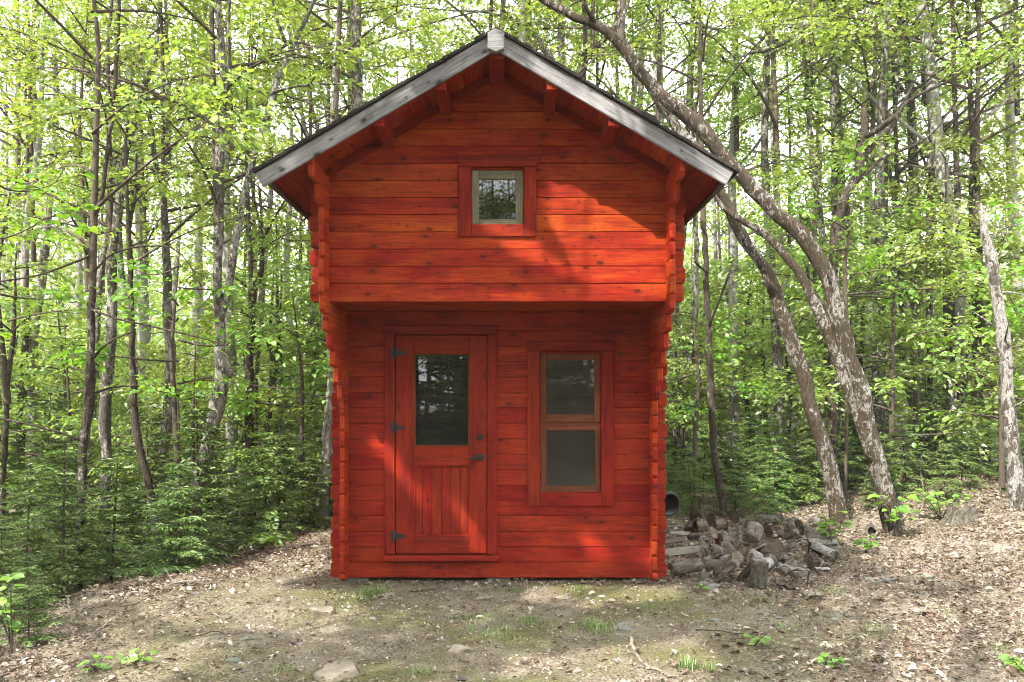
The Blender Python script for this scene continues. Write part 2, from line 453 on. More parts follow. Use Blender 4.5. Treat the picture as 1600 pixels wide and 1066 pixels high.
def ground_mat():
    m, nt, out = new_mat('forest_floor')
    a = noise(nt, coords(nt, (0.9, 0.9, 0.9), False), 1.0, 7, 0.62)
    b = noise(nt, coords(nt, (5, 5, 5), False), 1.0, 8, 0.7)
    f = noise(nt, coords(nt, (60, 60, 60), False), 1.0, 7, 0.75)
    soil = ramp(nt, f, [(0.32, (0.045, 0.034, 0.023)), (0.5, (0.150, 0.120, 0.083)), (0.68, (0.30, 0.26, 0.195))])
    gravel = ramp(nt, f, [(0.32, (0.11, 0.092, 0.07)), (0.5, (0.26, 0.228, 0.178)), (0.68, (0.42, 0.385, 0.32))])
    moss = ramp(nt, f, [(0.32, (0.040, 0.040, 0.014)), (0.52, (0.110, 0.108, 0.036)), (0.70, (0.20, 0.185, 0.085))])
    c = mix(nt, ramp(nt, b, [(0.45, 0.0), (0.62, 0.85)]), soil, gravel)
    mm = math_n(nt, 'ADD', math_n(nt, 'MULTIPLY', a, 0.7), math_n(nt, 'MULTIPLY', b, 0.3))
    tc = nt.nodes.new('ShaderNodeTexCoord'); sx = nt.nodes.new('ShaderNodeSeparateXYZ')
    nt.links.new(tc.outputs['Object'], sx.inputs[0])
    # trodden mossy clearing in front of the cabin
    dx = math_n(nt, 'DIVIDE', math_n(nt, 'SUBTRACT', sx.outputs[0], -0.3), 3.2)
    dy = math_n(nt, 'DIVIDE', math_n(nt, 'SUBTRACT', sx.outputs[1], 5.6), 2.2)
    rr = math_n(nt, 'ADD', math_n(nt, 'MULTIPLY', dx, dx), math_n(nt, 'MULTIPLY', dy, dy))
    clear = ramp(nt, rr, [(0.35, 1.0), (1.0, 0.0)])
    mf = ramp(nt, mm, [(0.44, 0.0), (0.56, 1.0)])
    c = mix(nt, math_n(nt, 'MULTIPLY', math_n(nt, 'MULTIPLY', mf, clear), 0.85), c, moss)
    h = math_n(nt, 'ADD', math_n(nt, 'MULTIPLY', b, 0.5), f)
    principled(nt, out, c, 0.95, 0.08, h, 0.9, 0.02)
    return m
M['ground'] = ground_mat()

# ------------------------------------------------------------------ terrain
def sstep(a, b, x):
    t = np.clip((np.asarray(x, float) - a) / (b - a), 0, 1)
    return t * t * (3 - 2 * t)

def vnoise(x, y, s, seed):
    x = np.asarray(x, float) * s + seed * 17.3; y = np.asarray(y, float) * s + seed * 7.7
    return (np.sin(x * 1.7 + 1.3 * np.sin(y * 1.1)) + np.sin(y * 1.9 + 1.7 * np.sin(x * 0.9 + 2)) + np.sin((x + y) * 1.3 + 0.7)) / 3

def gz(x, y):
    x = np.asarray(x, float); y = np.asarray(y, float)
    xl = np.interp(y, [0, 5.0, 6.6, 8.4, 12, 40], [-3.7, -3.65, -3.3, -2.35, -2.2, -2.2])
    z = -0.62 * sstep(0.0, 2.2, xl - x) - 0.05 * sstep(-1.2, 0.2, xl - x)
    z = z + 0.55 * sstep(3.5, 7.0, x) * sstep(4.2, 8.2, y) * (1 - 0.5 * sstep(9.5, 14, y))
    z = z + 0.05 * np.clip(y - 15, 0, 45)
    z = z + 0.05 * np.exp(-((x - 2.55) / .8) ** 2 - ((y - 8.2) / .8) ** 2)
    damp = 1 - 0.75 * sstep(0.35, 0.0, np.maximum(np.abs(x + 0.11) - 1.6, np.abs(y - 7.8) - 1.6))
    z = z + damp * (0.035 * vnoise(x, y, 1.3, 1) + 0.018 * vnoise(x, y, 4.1, 2) + 0.008 * vnoise(x, y, 11.0, 3))
    z = z - 0.012
    return z

def ground_coords(lo, hi, f0, f1, fine, far):
    a = list(np.arange(f0, f1 + 1e-6, fine))
    s = fine; v = f1; up = []
    while v < hi:
        s = min(s * 1.22, far); v += s; up.append(v)
    s = fine; v = f0; dn = []
    while v > lo:
        s = min(s * 1.22, far); v -= s; dn.append(v)
    return np.array(dn[::-1] + a + up)

gx = ground_coords(-260, 260, -7.5, 7.5, 0.055, 30)
gy = ground_coords(-160, 320, 3.6, 11.0, 0.055, 30)
XX, YY = np.meshgrid(gx, gy)
ZZ = gz(XX, YY)
g = Geo()
nx, ny = len(gx), len(gy)
idx = np.arange(nx * ny).reshape(ny, nx)
g.add(np.stack([XX, YY, ZZ], -1).reshape(-1, 3),
      np.stack([idx[:-1, :-1], idx[:-1, 1:], idx[1:, 1:], idx[1:, :-1]], -1).reshape(-1, 4), 0, True)
ground = tag(link('ground', g.mesh('ground', M['ground'])), 'mossy stony forest floor in front of the cabin', None, None, 'structure')

# ------------------------------------------------------------------ log cabin
CX = -0.114
D_BARGE, D_UP, D_LOW, D_BACK = 5.50, 6.036, 6.737, 9.25
PITCH = 0.1355
WX = 1.470           # half length of the front logs
SI, SO = 1.322, 1.366  # inner and outer face of the side walls
SL = 0.588           # roof slope
ZA = 4.225           # roof line at the ridge
TH = math.atan(SL)
cabin = thing('log_cabin', (CX, 7.6, 0.0), 'small red stained log cabin with overhanging loft and steep gable roof', 'cabin')

def inset(poly, d):
    n = len(poly); out = []
    for i in range(n):
        p0, p1, p2 = np.array(poly[i - 1]), np.array(poly[i]), np.array(poly[(i + 1) % n])
        e1 = p1 - p0; e2 = p2 - p1
        e1 = e1 / max(np.linalg.norm(e1), 1e-9); e2 = e2 / max(np.linalg.norm(e2), 1e-9)
        n1 = np.array([-e1[1], e1[0]]); n2 = np.array([-e2[1], e2[0]])
        b = n1 + n2; L = np.dot(b, b)
        out.append(p1 + b * (2 * d / L if L > 1e-6 else 0))
    return out

def plate(name, poly, w0, w1, mat, parent, ch=0.005, plane='front', label=None, slot=0.0):
    """convex outline (counter-clockwise, u right, v up) from depth w0 (near) to w1, chamfered edges.
    plane front: u=x v=z w=y; side: u=y v=z w=x; top: u=x v=y w=z"""
    P = [np.array(p, float) for p in poly]
    area = sum(P[i - 1][0] * P[i][1] - P[i][0] * P[i - 1][1] for i in range(len(P)))
    if area < 0: P = P[::-1]
    I = inset(P, ch); n = len(P)
    sg = np.sign(w1 - w0)
    if slot:      # tongue-and-groove: a narrow open joint in front, boards touching behind it
        rings = [(inset(P, slot + ch), w0), (inset(P, slot), w0 + ch * sg), (inset(P, slot), w0 + .016 * sg), (P, w0 + .016 * sg), (P, w1 - ch * sg), (I, w1)]
    else:
        rings = [(I, w0), (P, w0 + ch * sg), (P, w1 - ch * sg), (I, w1)]
    V = []
    for ring, w in rings:
        for u, v in ring:
            V.append({'front': (u, w, v), 'side': (w, u, v), 'top': (u, v, w)}[plane])
    V = np.array(V); c = (V.min(0) + V.max(0)) / 2
    nr_ = len(rings)
    F = [list(range(n)), list(range((nr_ - 1) * n, nr_ * n))[::-1]]
    for k in range(nr_ - 1):
        for i in range(n):
            j = (i + 1) % n
            F.append([k * n + i, (k + 1) * n + i, (k + 1) * n + j, k * n + j])
    flip = (w1 < w0) != (plane in ('side', 'top'))
    if flip: F = [f[::-1] for f in F]
    g = Geo(); g.add(V - c, F)
    o = link(name, g.mesh(name, mat), parent, c)
    if label: o['label'] = label
    return o

def rect(u0, v0, u1, v1):
    return [(u0, v0), (u1, v0), (u1, v1), (u0, v1)]

def part_empty(name, loc=None, parent=None, label=None):
    o = link(name, None, parent or cabin, loc or WP[cabin.name])
    if label: o['label'] = label
    return o

def rounded_log(u0, u1, v0, v1, r=0.030, left=True, right=True):
    p = []
    def corner(cu, cv, a0):
        for k in range(4):
            a = R(a0 + 30 * k); p.append((cu + r * math.cos(a), cv + r * math.sin(a)))
    if left: corner(u0 + r, v0 + r, 180)
    else: p.append((u0, v0))
    if right: corner(u1 - r, v0 + r, 270)
    else: p.append((u1, v0))
    if right: corner(u1 - r, v1 - r, 0)
    else: p.append((u1, v1))
    if left: corner(u0 + r, v1 - r, 90)
    else: p.append((u0, v1))
    return p

LX = lambda px: at(px, 0, D_LOW)[0]
LZ = lambda py: at(0, py, D_LOW)[1]
UX = lambda px: at(px, 0, D_UP)[0]
UZ = lambda py: at(0, py, D_UP)[1]
GAP = 0.0002

# lower front wall: courses cut round the door and the window
low = part_empty('ground_floor_wall')
holes = [(LX(612), LX(767), -0.1, LZ(516)), (LX(840), LX(943), LZ(773), LZ(549))]
zl = [0.022] + [0.159 + PITCH * k for k in range(16)] + [2.3598]
for k in range(len(zl) - 1):
    z0, z1 = zl[k] + GAP, zl[k + 1] - GAP
    jit = random.uniform(-0.0025, 0.0025)
    segs = [(CX - WX + random.uniform(-.012, .012), CX + WX + random.uniform(-.012, .012))]
    for hx0, hx1, hz0, hz1 in holes:
        ov = min(z1, hz1) - max(z0, hz0)
        if k == 0: continue
        if ov > 0.035:
            segs = [s for a, b in segs for s in ((a, min(b, hx0)), (max(a, hx1), b)) if s[1] - s[0] > 0.05]
    for a, b in segs:
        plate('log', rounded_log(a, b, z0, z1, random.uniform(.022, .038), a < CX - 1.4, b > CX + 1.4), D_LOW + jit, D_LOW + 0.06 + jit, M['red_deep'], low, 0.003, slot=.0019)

# upper front wall with the gable
def roof_half(z, drop=0.055):
    return (ZA - drop - z) / SL
up = part_empty('loft_wall')
zu = [2.356, 2.500] + [2.500 + 0.135 * k for k in range(1, 14)]
whole = (UX(727), UX(828), UZ(361), UZ(255))
for k in range(len(zu) - 1):
    z0, z1 = zu[k] + GAP, zu[k + 1] - GAP
    if roof_half(z0) < 0.08: break
    jit = random.uniform(-0.0025, 0.0025)
    if roof_half(z1) > WX + 0.02:
        polys = [('r', CX - WX + random.uniform(-.012, .012), CX + WX + random.uniform(-.012, .012))]
    else:
        polys = [('t', CX - min(WX, roof_half(z0)), CX + min(WX, roof_half(z0)))]
    ov = min(z1, whole[3]) - max(z0, whole[2])
    for kind, a, b in polys:
        segs = [(a, b)]
        if ov > 0.03: segs = [(a, whole[0]), (whole[1], b)]
        for s0, s1 in segs:
            if kind == 'r':
                poly = rounded_log(s0, s1, z0, z1, 0.030, s0 == a, s1 == b)
            else:
                h1 = max(0.01, min(WX, roof_half(z1)))
                poly = [(s0, z0), (s1, z0), (min(s1, CX + h1), z1), (max(s0, CX - h1), z1)]
            plate('log', poly, D_UP + jit, D_UP + 0.06 + jit, M['red_x'], up, 0.003, slot=.0019)

# side walls: courses lie half a log lower, ends step out in corbels under the loft and under the eaves
def side_front(zc):
    if zc > 3.22: return 5.55
    if zc > 3.09: return 5.72
    n = round((zc - 1.66) / 0.1365) + 1
    return 6.60 - 0.1215 * max(0, min(6, n))
for sgn in (-1, 1):
    sw = part_empty('side_wall')
    zs = [0.022, 0.091] + [0.091 + PITCH * k for k in range(1, 25)]
    for k in range(len(zs) - 1):
        z0, z1 = zs[k] + GAP, zs[k + 1] - GAP
        if z1 > 3.36: break
        yf = side_front((z0 + z1) / 2) + random.uniform(-.014, .014)
        e_ = random.uniform(.012, .03)
        x0, x1 = CX + sgn * SI, CX + sgn * SO
        poly = [(yf, z0 + e_ + .004), (yf + e_, z0), (D_BACK + 0.2, z0), (D_BACK + 0.2, z1), (yf + 0.012, z1), (yf, z1 - 0.014)]
        plate('log', poly, min(x0, x1), max(x0, x1), M['red_y'], sw, 0.006, 'side')
back = part_empty('rear_wall')
for k in range(len(zl) + 7):
    z0 = 0.022 + PITCH * k; z1 = z0 + PITCH - 0.0004
    plate('log', rounded_log(CX - WX, CX + WX, z0, z1), D_BACK, D_BACK + 0.06, M['red_x'], back)
for k in range(10):
    z0 = 0.022 + PITCH * (len(zl) + 7 + k); z1 = z0 + PITCH - 0.0004
    h0, h1 = roof_half(z0), roof_half(z1)
    if h1 < 0.03: break
    plate('log', [(CX - min(WX, h0), z0), (CX + min(WX, h0), z0), (CX + min(WX, h1), z1), (CX - min(WX, h1), z1)], D_BACK, D_BACK + 0.06, M['red_x'], back)

# floor of the loft and of the room
fl = part_empty('loft_floor')
yb = D_UP + 0.064
while yb < D_BACK - 0.02:
    y1 = min(yb + 0.14, D_BACK - 0.002)
    plate('floor_board', rect(CX - SI + 0.003, yb, CX + SI - 0.003, y1 - 0.002), 2.360, 2.392, M['red_x'], fl, 0.004, 'top'); yb += 0.14
plate('room_floor', rect(CX - SI + 0.003, D_LOW + 0.064, CX + SI - 0.003, D_BACK - 0.003), 0.03, 0.06, M['interior'], cabin, 0.003, 'top')
# foundation blocks in the shade under the bottom logs
for bx in (-1.25, 0.0, 1.25):
    plate('foundation_block', rect(CX + bx - 0.1, -0.12, CX + bx + 0.1, 0.019), D_LOW + 0.03, D_LOW + 0.25, M['stone_grey'], cabin, 0.006)

# roof
roof = part_empty('roof')
def slope_box(name, sgn, s0, s1, drop_top, drop_bot, y0, y1, mat, parent, ch=0.004):
    """box lying along one roof slope; s measured down the slope from the ridge, drops measured square to the slope"""
    c, s = math.cos(TH), math.sin(TH)
    def p(t, d):
        return (CX + sgn * (t * c - d * s), ZA - t * s - d * c)
    poly = [p(s0, drop_bot), p(s1, drop_bot), p(s1, drop_top), p(s0, drop_top)]
    if sgn < 0: poly = poly[::-1]
    return plate(name, poly, y0, y1, mat, parent, ch)
SLEN = 1.705 / math.cos(TH)
for sgn in (-1, 1):
    # ceiling boards seen from below
    nb = 13
    for k in range(nb):
        a = SLEN * k / nb; b = SLEN * (k + 1) / nb
        slope_box('soffit_board', sgn, a + 0.001 + (0.02 if k == 0 else 0), b - 0.001, 0.012, 0.034, D_BARGE + 0.027, D_BACK + 0.45, M['red_y'], roof, 0.003)
    bb = slope_box('bargeboard', sgn, 0.055, SLEN + 0.028 * (1 if sgn < 0 else 0), 0.0, 0.113, D_BARGE, D_BARGE + 0.024, M['grey_x'], roof, 0.004)
    # grain follows the slope: rebuild with the object's own axis along the board
    me = bb.data
    co = np.empty(len(me.vertices) * 3, np.float32); me.vertices.foreach_get('co', co); co = co.reshape(-1, 3)
    a = sgn * TH
    rx = co[:, 0] * math.cos(a) - co[:, 2] * math.sin(a); rz = co[:, 0] * math.sin(a) + co[:, 2] * math.cos(a)
    co[:, 0], co[:, 2] = rx, rz
    me.vertices.foreach_set('co', co.ravel()); me.update()
    bb.rotation_euler = (0, a, 0)
    fr = slope_box('frieze_board', sgn, 0.06, 1.335 / math.cos(TH), 0.036, 0.10, D_UP - 0.028, D_UP - 0.004, M['trim_x'], roof)
    slope_box('eave_board', sgn, SLEN - 0.026, SLEN - 0.003, 0.036, 0.105, D_BARGE + 0.027, D_BACK + 0.45, M['eave'], roof)
    # shingle rows, thick butt edge downhill, ragged at the gable
    nr = 15
    for k in range(nr):
        a = SLEN * k / nr - 0.05; b = SLEN * (k + 1) / nr + 0.03
        if k == 0: a = -0.012
        off = 0.0
        c_, s_ = math.cos(TH), math.sin(TH)
        hh_ = 0.026 + 0.007 * random.random()
        def p_(t, d): return (CX + sgn * (t * c_ - d * s_), ZA - t * s_ - d * c_)
        a = max(a, 0.0)
        poly = [p_(a, -0.002), p_(b, -0.004), p_(b, -hh_), p_(a, -0.014)]
        if sgn < 0: poly = poly[::-1]
        plate('shingle_row', poly, D_BARGE - 0.02 + random.uniform(-.012, .012), D_BACK + 0.48 + .001 * k, M['shingle'], roof, 0.002)
    for px in (0.404, 0.848):
        top = ZA - SL * px - 0.045
        plate('purlin', [(CX + sgn * px - 0.04, top - 0.125), (CX + sgn * px + 0.04, top - 0.125),
                         (CX + sgn * px + 0.04, top - SL * 0.04 * sgn), (CX + sgn * px - 0.04, top + SL * 0.04 * sgn)],
              D_BARGE + 0.028, D_UP - 0.003, M['trim_y'], roof, 0.006)
plate('ridge_beam', [(CX - 0.055, 4.045), (CX + 0.055, 4.045), (CX + 0.055, 4.135), (CX, 4.165), (CX - 0.055, 4.135)], D_BARGE + 0.028, D_UP - 0.003, M['trim_z'], roof, 0.006)
def bz(px, py):
    return at(px, py, D_BARGE - 0.03)
plate('ridge_block', [bz(762, 76), bz(775, 81.5), bz(788, 76), bz(788, 51), bz(775, 44), bz(762, 51)], D_BARGE - 0.035, D_BARGE + 0.02, M['grey_x'], roof, 0.005)
plate('ridge_cap', [(CX - 0.12, ZA - 0.03), (CX + 0.12, ZA - 0.03), (CX, ZA + 0.05)], D_BARGE + 0.022, D_BACK + 0.5, M['shingle'], roof, 0.004)

# casings: boards round an opening; the head board is wider above than below
def casing(parent, xo0, xo1, xi0, xi1, zt, zh, zb, zs, yw, th=0.024, sill=True, flare=0.02):
    plate('head_board', [(xo0, zh + 0.001), (xo1, zh + 0.001), (xo1 + flare, zt), (xo0 - flare, zt)], yw - th - 0.006, yw - 0.004, M['trim_x'], parent)
    plate('side_board', rect(xo0, zb, xi0, zh - 0.001), yw - th, yw - 0.004, M['trim_z'], parent)
    plate('side_board', rect(xi1, zb, xo1, zh - 0.001), yw - th, yw - 0.004, M['trim_z'], parent)
    if sill:
        plate('bottom_board', rect(xi0 + 0.001, zb, xi1 - 0.001, zs), yw - th + 0.002, yw - 0.004, M['trim_x'], parent)

def jambs(parent, x0, x1, z0, z1, y0, y1, mat, t=0.018):
    plate('jamb', rect(x0 - t, z0 - t, x0, z1 + t), y0, y1, M[mat + '_z'], parent, 0.003)
    plate('jamb', rect(x1, z0 - t, x1 + t, z1 + t), y0, y1, M[mat + '_z'], parent, 0.003)
    plate('jamb', rect(x0 + .001, z1, x1 - .001, z1 + t), y0, y1, M[mat + '_x'], parent, 0.003)
    plate('jamb', rect(x0 + .001, z0 - t, x1 - .001, z0), y0, y1, M[mat + '_x'], parent, 0.003)

def sash(parent, x0, x1, z0, z1, gx0, gx1, gz0, gz1, y0, y1, mat):
    plate('stile', rect(x0, z0, gx0, z1), y0, y1, M[mat + '_z'], parent, 0.003)
    plate('stile', rect(gx1, z0, x1, z1), y0, y1, M[mat + '_z'], parent, 0.003)
    plate('rail', rect(gx0 + .0008, z0, gx1 - .0008, gz0), y0 + .001, y1, M[mat + '_x'], parent, 0.003)
    plate('rail', rect(gx0 + .0008, gz1, gx1 - .0008, z1), y0 + .001, y1, M[mat + '_x'], parent, 0.003)

def pane(parent, x0, x1, z0, z1, y, mat='glass', name='pane'):
    return plate(name, rect(x0 - 0.004, z0 - 0.004, x1 + 0.004, z1 + 0.004), y, y + 0.004, M[mat], parent, 0.0004)

# loft window
w = part_empty('loft_window')
casing(w, UX(716.5), UX(838), UX(736), UX(819), UZ(244.5), UZ(262), UZ(370.6), UZ(351.5), D_UP, flare=0.022)
jambs(w, UX(737), UX(818), UZ(350.5), UZ(265), D_UP - 0.003, D_UP + 0.07, 'trim')
sash(w, UX(737) + .001, UX(818) - .001, UZ(350.5) + .001, UZ(265) - .001, UX(748.5), UX(805.5), UZ(342), UZ(279.5), D_UP + 0.012, D_UP + 0.045, 'olive')
pane(w, UX(748.5), UX(805.5), UZ(342), UZ(279.5), D_UP + 0.024)

# ground floor window: two sashes, insect screen outside
w = part_empty('ground_window')
casing(w, LX(824), LX(959), LX(843), LX(940), LZ(533.5), LZ(548.5), LZ(790.5), LZ(771), D_LOW, flare=0.018)
jambs(w, LX(844.5), LX(938.5), LZ(769.5), LZ(552.5), D_LOW - 0.003, D_LOW + 0.07, 'trim')
sash(w, LX(845) + .001, LX(938) - .001, LZ(660) + .002, LZ(552.5) - .001, LX(854), LX(929), LZ(648), LZ(562.5), D_LOW + 0.016, D_LOW + 0.042, 'sash')
sash(w, LX(845) + .001, LX(938) - .001, LZ(769.5) + .001, LZ(660) - .002, LX(854), LX(930), LZ(760), LZ(673), D_LOW + 0.014, D_LOW + 0.040, 'sash')
pane(w, LX(854), LX(929), LZ(648), LZ(562.5), D_LOW + 0.034)
pane(w, LX(854), LX(930), LZ(760), LZ(673), D_LOW + 0.032)
pane(w, LX(854), LX(929), LZ(648), LZ(562.5), D_LOW + 0.024, 'screen', 'insect_screen')
pane(w, LX(854), LX(930), LZ(760), LZ(673), D_LOW + 0.022, 'screen', 'insect_screen')

# door
df = part_empty('door_frame')
casing(df, LX(601.5), LX(777), LX(617.2), LX(761.6), LZ(508.5), LZ(523), LZ(865.5), LZ(865), D_LOW, sill=False, flare=0.012)
plate('door_sill', [(LX(600.5), LZ(875)), (LX(780), LZ(875)), (LX(780), LZ(867.0)), (LX(600.5), LZ(867.0))], D_LOW - 0.075, D_LOW + 0.05, M['trim_x'], df, 0.005)
door = part_empty('door')
dy0, dy1 = D_LOW - 0.016, D_LOW + 0.022
X0, X1, G0, G1 = LX(618.6), LX(760.4), LX(646.5), LX(733.5)
plate('stile', rect(X0, LZ(864.5), G0, LZ(524.6)), dy0, dy1, M['trim_z'], door, 0.004)
plate('stile', rect(G1, LZ(864.5), X1, LZ(524.6)), dy0, dy1, M['trim_z'], door, 0.004)
for n_, (ya, yb_) in (('top_rail', (553, 524.6)), ('lock_rail', (727.5, 697.5)), ('bottom_rail', (864.5, 838))):
    plate('rail', rect(G0 + .0012, LZ(ya), G1 - .0012, LZ(yb_)), dy0 + 0.001, dy1, M['trim_x'], door, 0.004)
gl0, gl1, gt, gb = LX(649.5), LX(731.5), LZ(555), LZ(695.5)
for r_ in (rect(G0, LZ(697), gl0, LZ(553.5)), rect(gl1, LZ(697), G1, LZ(553.5))):
    plate('glazing_bead', r_, dy0 + 0.010, dy1 - 0.004, M['sash_z'], door, 0.003)
for r_ in (rect(gl0 + .0005, LZ(697), gl1 - .0005, gb), rect(gl0 + .0005, gt, gl1 - .0005, LZ(553.5))):
    plate('glazing_bead', r_, dy0 + 0.010, dy1 - 0.004, M['sash_x'], door, 0.003)
pane(door, gl0, gl1, gb, gt, dy0 + 0.018)
# six tongue-and-groove boards in the lower panel, with a moulding round them
pb = np.linspace(LX(649.5), LX(731.5), 7)
pb[1:6] = [LX(500 + v / 4.44) for v in (712, 778, 843, 910, 973)]
for i in range(6):
    plate('panel_board', rect(pb[i] + .0012, LZ(834.5), pb[i + 1] - .0012, LZ(730)), dy0 + 0.012, dy1 - 0.004, M['trim_z'], door, 0.004)
plate('moulding', rect(G0 + .001, LZ(838), G1 - .001, LZ(834)), dy0 + 0.003, dy1 - 0.002, M['trim_x'], door, 0.004)
plate('moulding', rect(G0 + .001, LZ(730.5), G1 - .001, LZ(727.2)), dy0 + 0.004, dy1 - 0.002, M['trim_x'], door, 0.004)
plate('moulding', rect(G0 + .001, LZ(833.8), LX(649.6), LZ(730.7)), dy0 + 0.004, dy1 - 0.002, M['trim_z'], door, 0.003)
plate('moulding', rect(LX(731.4), LZ(833.8), G1 - .001, LZ(730.7)), dy0 + 0.004, dy1 - 0.002, M['trim_z'], door, 0.003)
# black strap hinges
for cyh in (552, 668, 837):
    g = Geo()
    def addplate(poly, w0, w1):
        n = len(poly); V = [(u, w0, v) for u, v in poly] + [(u, w1, v) for u, v in poly]
        g.add(V, [list(range(n)), list(range(2 * n - 1, n - 1, -1))] + [[i, n + i, n + (i + 1) % n, (i + 1) % n] for i in range(n)])
    zc = LZ(cyh)
    addplate(rect(LX(611.5), zc - 0.047, LX(617.0), zc + 0.047), D_LOW - 0.034, D_LOW - 0.0245)
    addplate([(LX(619.6), zc - 0.026), (LX(634), zc - 0.006), (LX(636), zc), (LX(634), zc + 0.006), (LX(619.6), zc + 0.026)], dy0 - 0.014, dy0 - 0.0005)
    P = [(LX(618.2), D_LOW - 0.033, zc - 0.047), (LX(618.2), D_LOW - 0.033, zc + 0.047)]
    tube_geo(g, np.array(P), [0.008, 0.008], 10)
    for (hx, hz) in ((614.0, 0.03), (614.0, -0.03), (624, 0.0), (630, 0.0)):
        q = np.array([LX(hx), dy0 - 0.020 if hx > 620 else D_LOW - 0.037, zc + hz])
        tube_geo(g, np.array([q, q + np.array([0, 0.008, 0])]), [0.004, 0.004], 6)
    c = np.array([LX(620), D_LOW - 0.02, zc])
    for i in range(len(g.v)): g.v[i] = g.v[i] - c
    link('hinge', g.mesh('hinge', M['iron']), door, c)
# deadbolt and lever handle
def disc(g, c, r, y0, y1, k=20):
    tube_geo(g, np.array([[c[0], y1, c[1]], [c[0], y0 + 0.004, c[1]], [c[0], y0, c[1]]]), [r, r, r * 0.82], k)
g = Geo(); c = (LX(750.4), LZ(683)); disc(g, (0, 0), 0.031, -0.014, 0.0); disc(g, (0, 0), 0.019, -0.024, -0.013)
link('deadbolt', g.mesh('deadbolt', M['iron']), door, (c[0], dy0 - 0.0005, c[1]))
g = Geo(); disc(g, (0, 0), 0.034, -0.014, 0.0); disc(g, (0, 0), 0.014, -0.05, -0.013)
P, rr = smooth_line(np.array([[0.004, -0.045, 0.0], [-0.03, -0.048, 0.0], [-0.075, -0.044, -0.006], [-0.112, -0.042, -0.010]]), [0.012, 0.011, 0.0085, 0.007], 0.008)
tube_geo(g, P, rr, 12)
link('door_lever', g.mesh('door_lever', M['iron']), door, (LX(750), dy0 - 0.0005, LZ(714.5)))
g = Geo(); disc(g, (0, 0), 0.013, -0.006, 0.0, 10)
link('strike_plate', g.mesh('strike_plate', M['iron']), df, (LX(763.5), D_LOW - 0.025, LZ(714)))

# ------------------------------------------------------------------ vegetation generators
def leaves_geo(g, pos, d, n, L, W, mat, q, fold=0.12, broad=False):
    """one folded blade per point: pos (N,3), axis d, normal n"""
    m = len(pos)
    s = norm(np.cross(d, n)); L = L[:, None]; W = W[:, None]
    if not broad:
        V = np.stack([pos, pos + d * L * .42 + s * W * .5 + n * L * fold, pos + d * L - n * L * .12, pos + d * L * .42 - s * W * .5 + n * L * fold], 1)
        b = np.arange(m)[:, None] * 4
        F = np.concatenate([b + np.array([0, 1, 2]), b + np.array([0, 2, 3])])
    else:
        def at_(u, w, h): return pos + d * L * u + s * W * w + n * L * h
        V = np.stack([at_(0, 0, 0), at_(.14, .36, fold), at_(.45, .5, fold), at_(.78, .27, fold * .4), at_(1.0, 0, -.1),
                      at_(.78, -.27, fold * .4), at_(.45, -.5, fold), at_(.14, -.36, fold), at_(.5, 0, .02)], 1)
        b = np.arange(m)[:, None] * 9
        F = np.concatenate([b + np.array([8, i, (i + 1) % 8]) for i in range(8)])
    g.add(V.reshape(-1, 3), F, mat, False)

def rand_unit(q, m):
    v = q.normal(0, 1, (m, 3)); return norm(v)

def spray_leaves(g, C, D, q, per, span, L0, mat, tilt=0.35, broad=False):
    """flat fans of leaves: centres C, twig direction D"""
    m = len(C)
    C = np.repeat(C, per, 0); D = np.repeat(D, per, 0)
    up = norm(np.array([0, 0, 1.0]) + np.repeat(q.normal(0, tilt, (m, 3)), per, 0))
    side = norm(np.cross(D, up)); fw = norm(np.cross(up, side))
    u = q.random(len(C)) * span; w = q.normal(0, 0.30, len(C)) * (0.35 * span + 0.6 * u)
    pos = C + fw * u[:, None] + side * w[:, None] - np.array([0, 0, 1.0]) * (0.18 * (u + np.abs(w)) ** 2 / span)[:, None] + q.normal(0, .03, (len(C), 3))
    ang = np.arctan2(w, u + 0.05 * span) + q.normal(0, .6, len(C))
    d = norm(fw * np.cos(ang)[:, None] + side * np.sin(ang)[:, None] - np.array([0, 0, 1.0]) * q.uniform(0.0, .55, len(C))[:, None])
    n = norm(up + q.normal(0, .35, (len(C), 3)))
    L = L0 * q.uniform(.6, 1.25, len(C))
    leaves_geo(g, pos, d, n, L, L * q.uniform(.55, .8, len(C)), mat, q, .1, broad)

def bez(a, b, c, t):
    t = np.asarray(t)[:, None]
    return a * (1 - t) ** 2 + 2 * b * t * (1 - t) + c * t * t

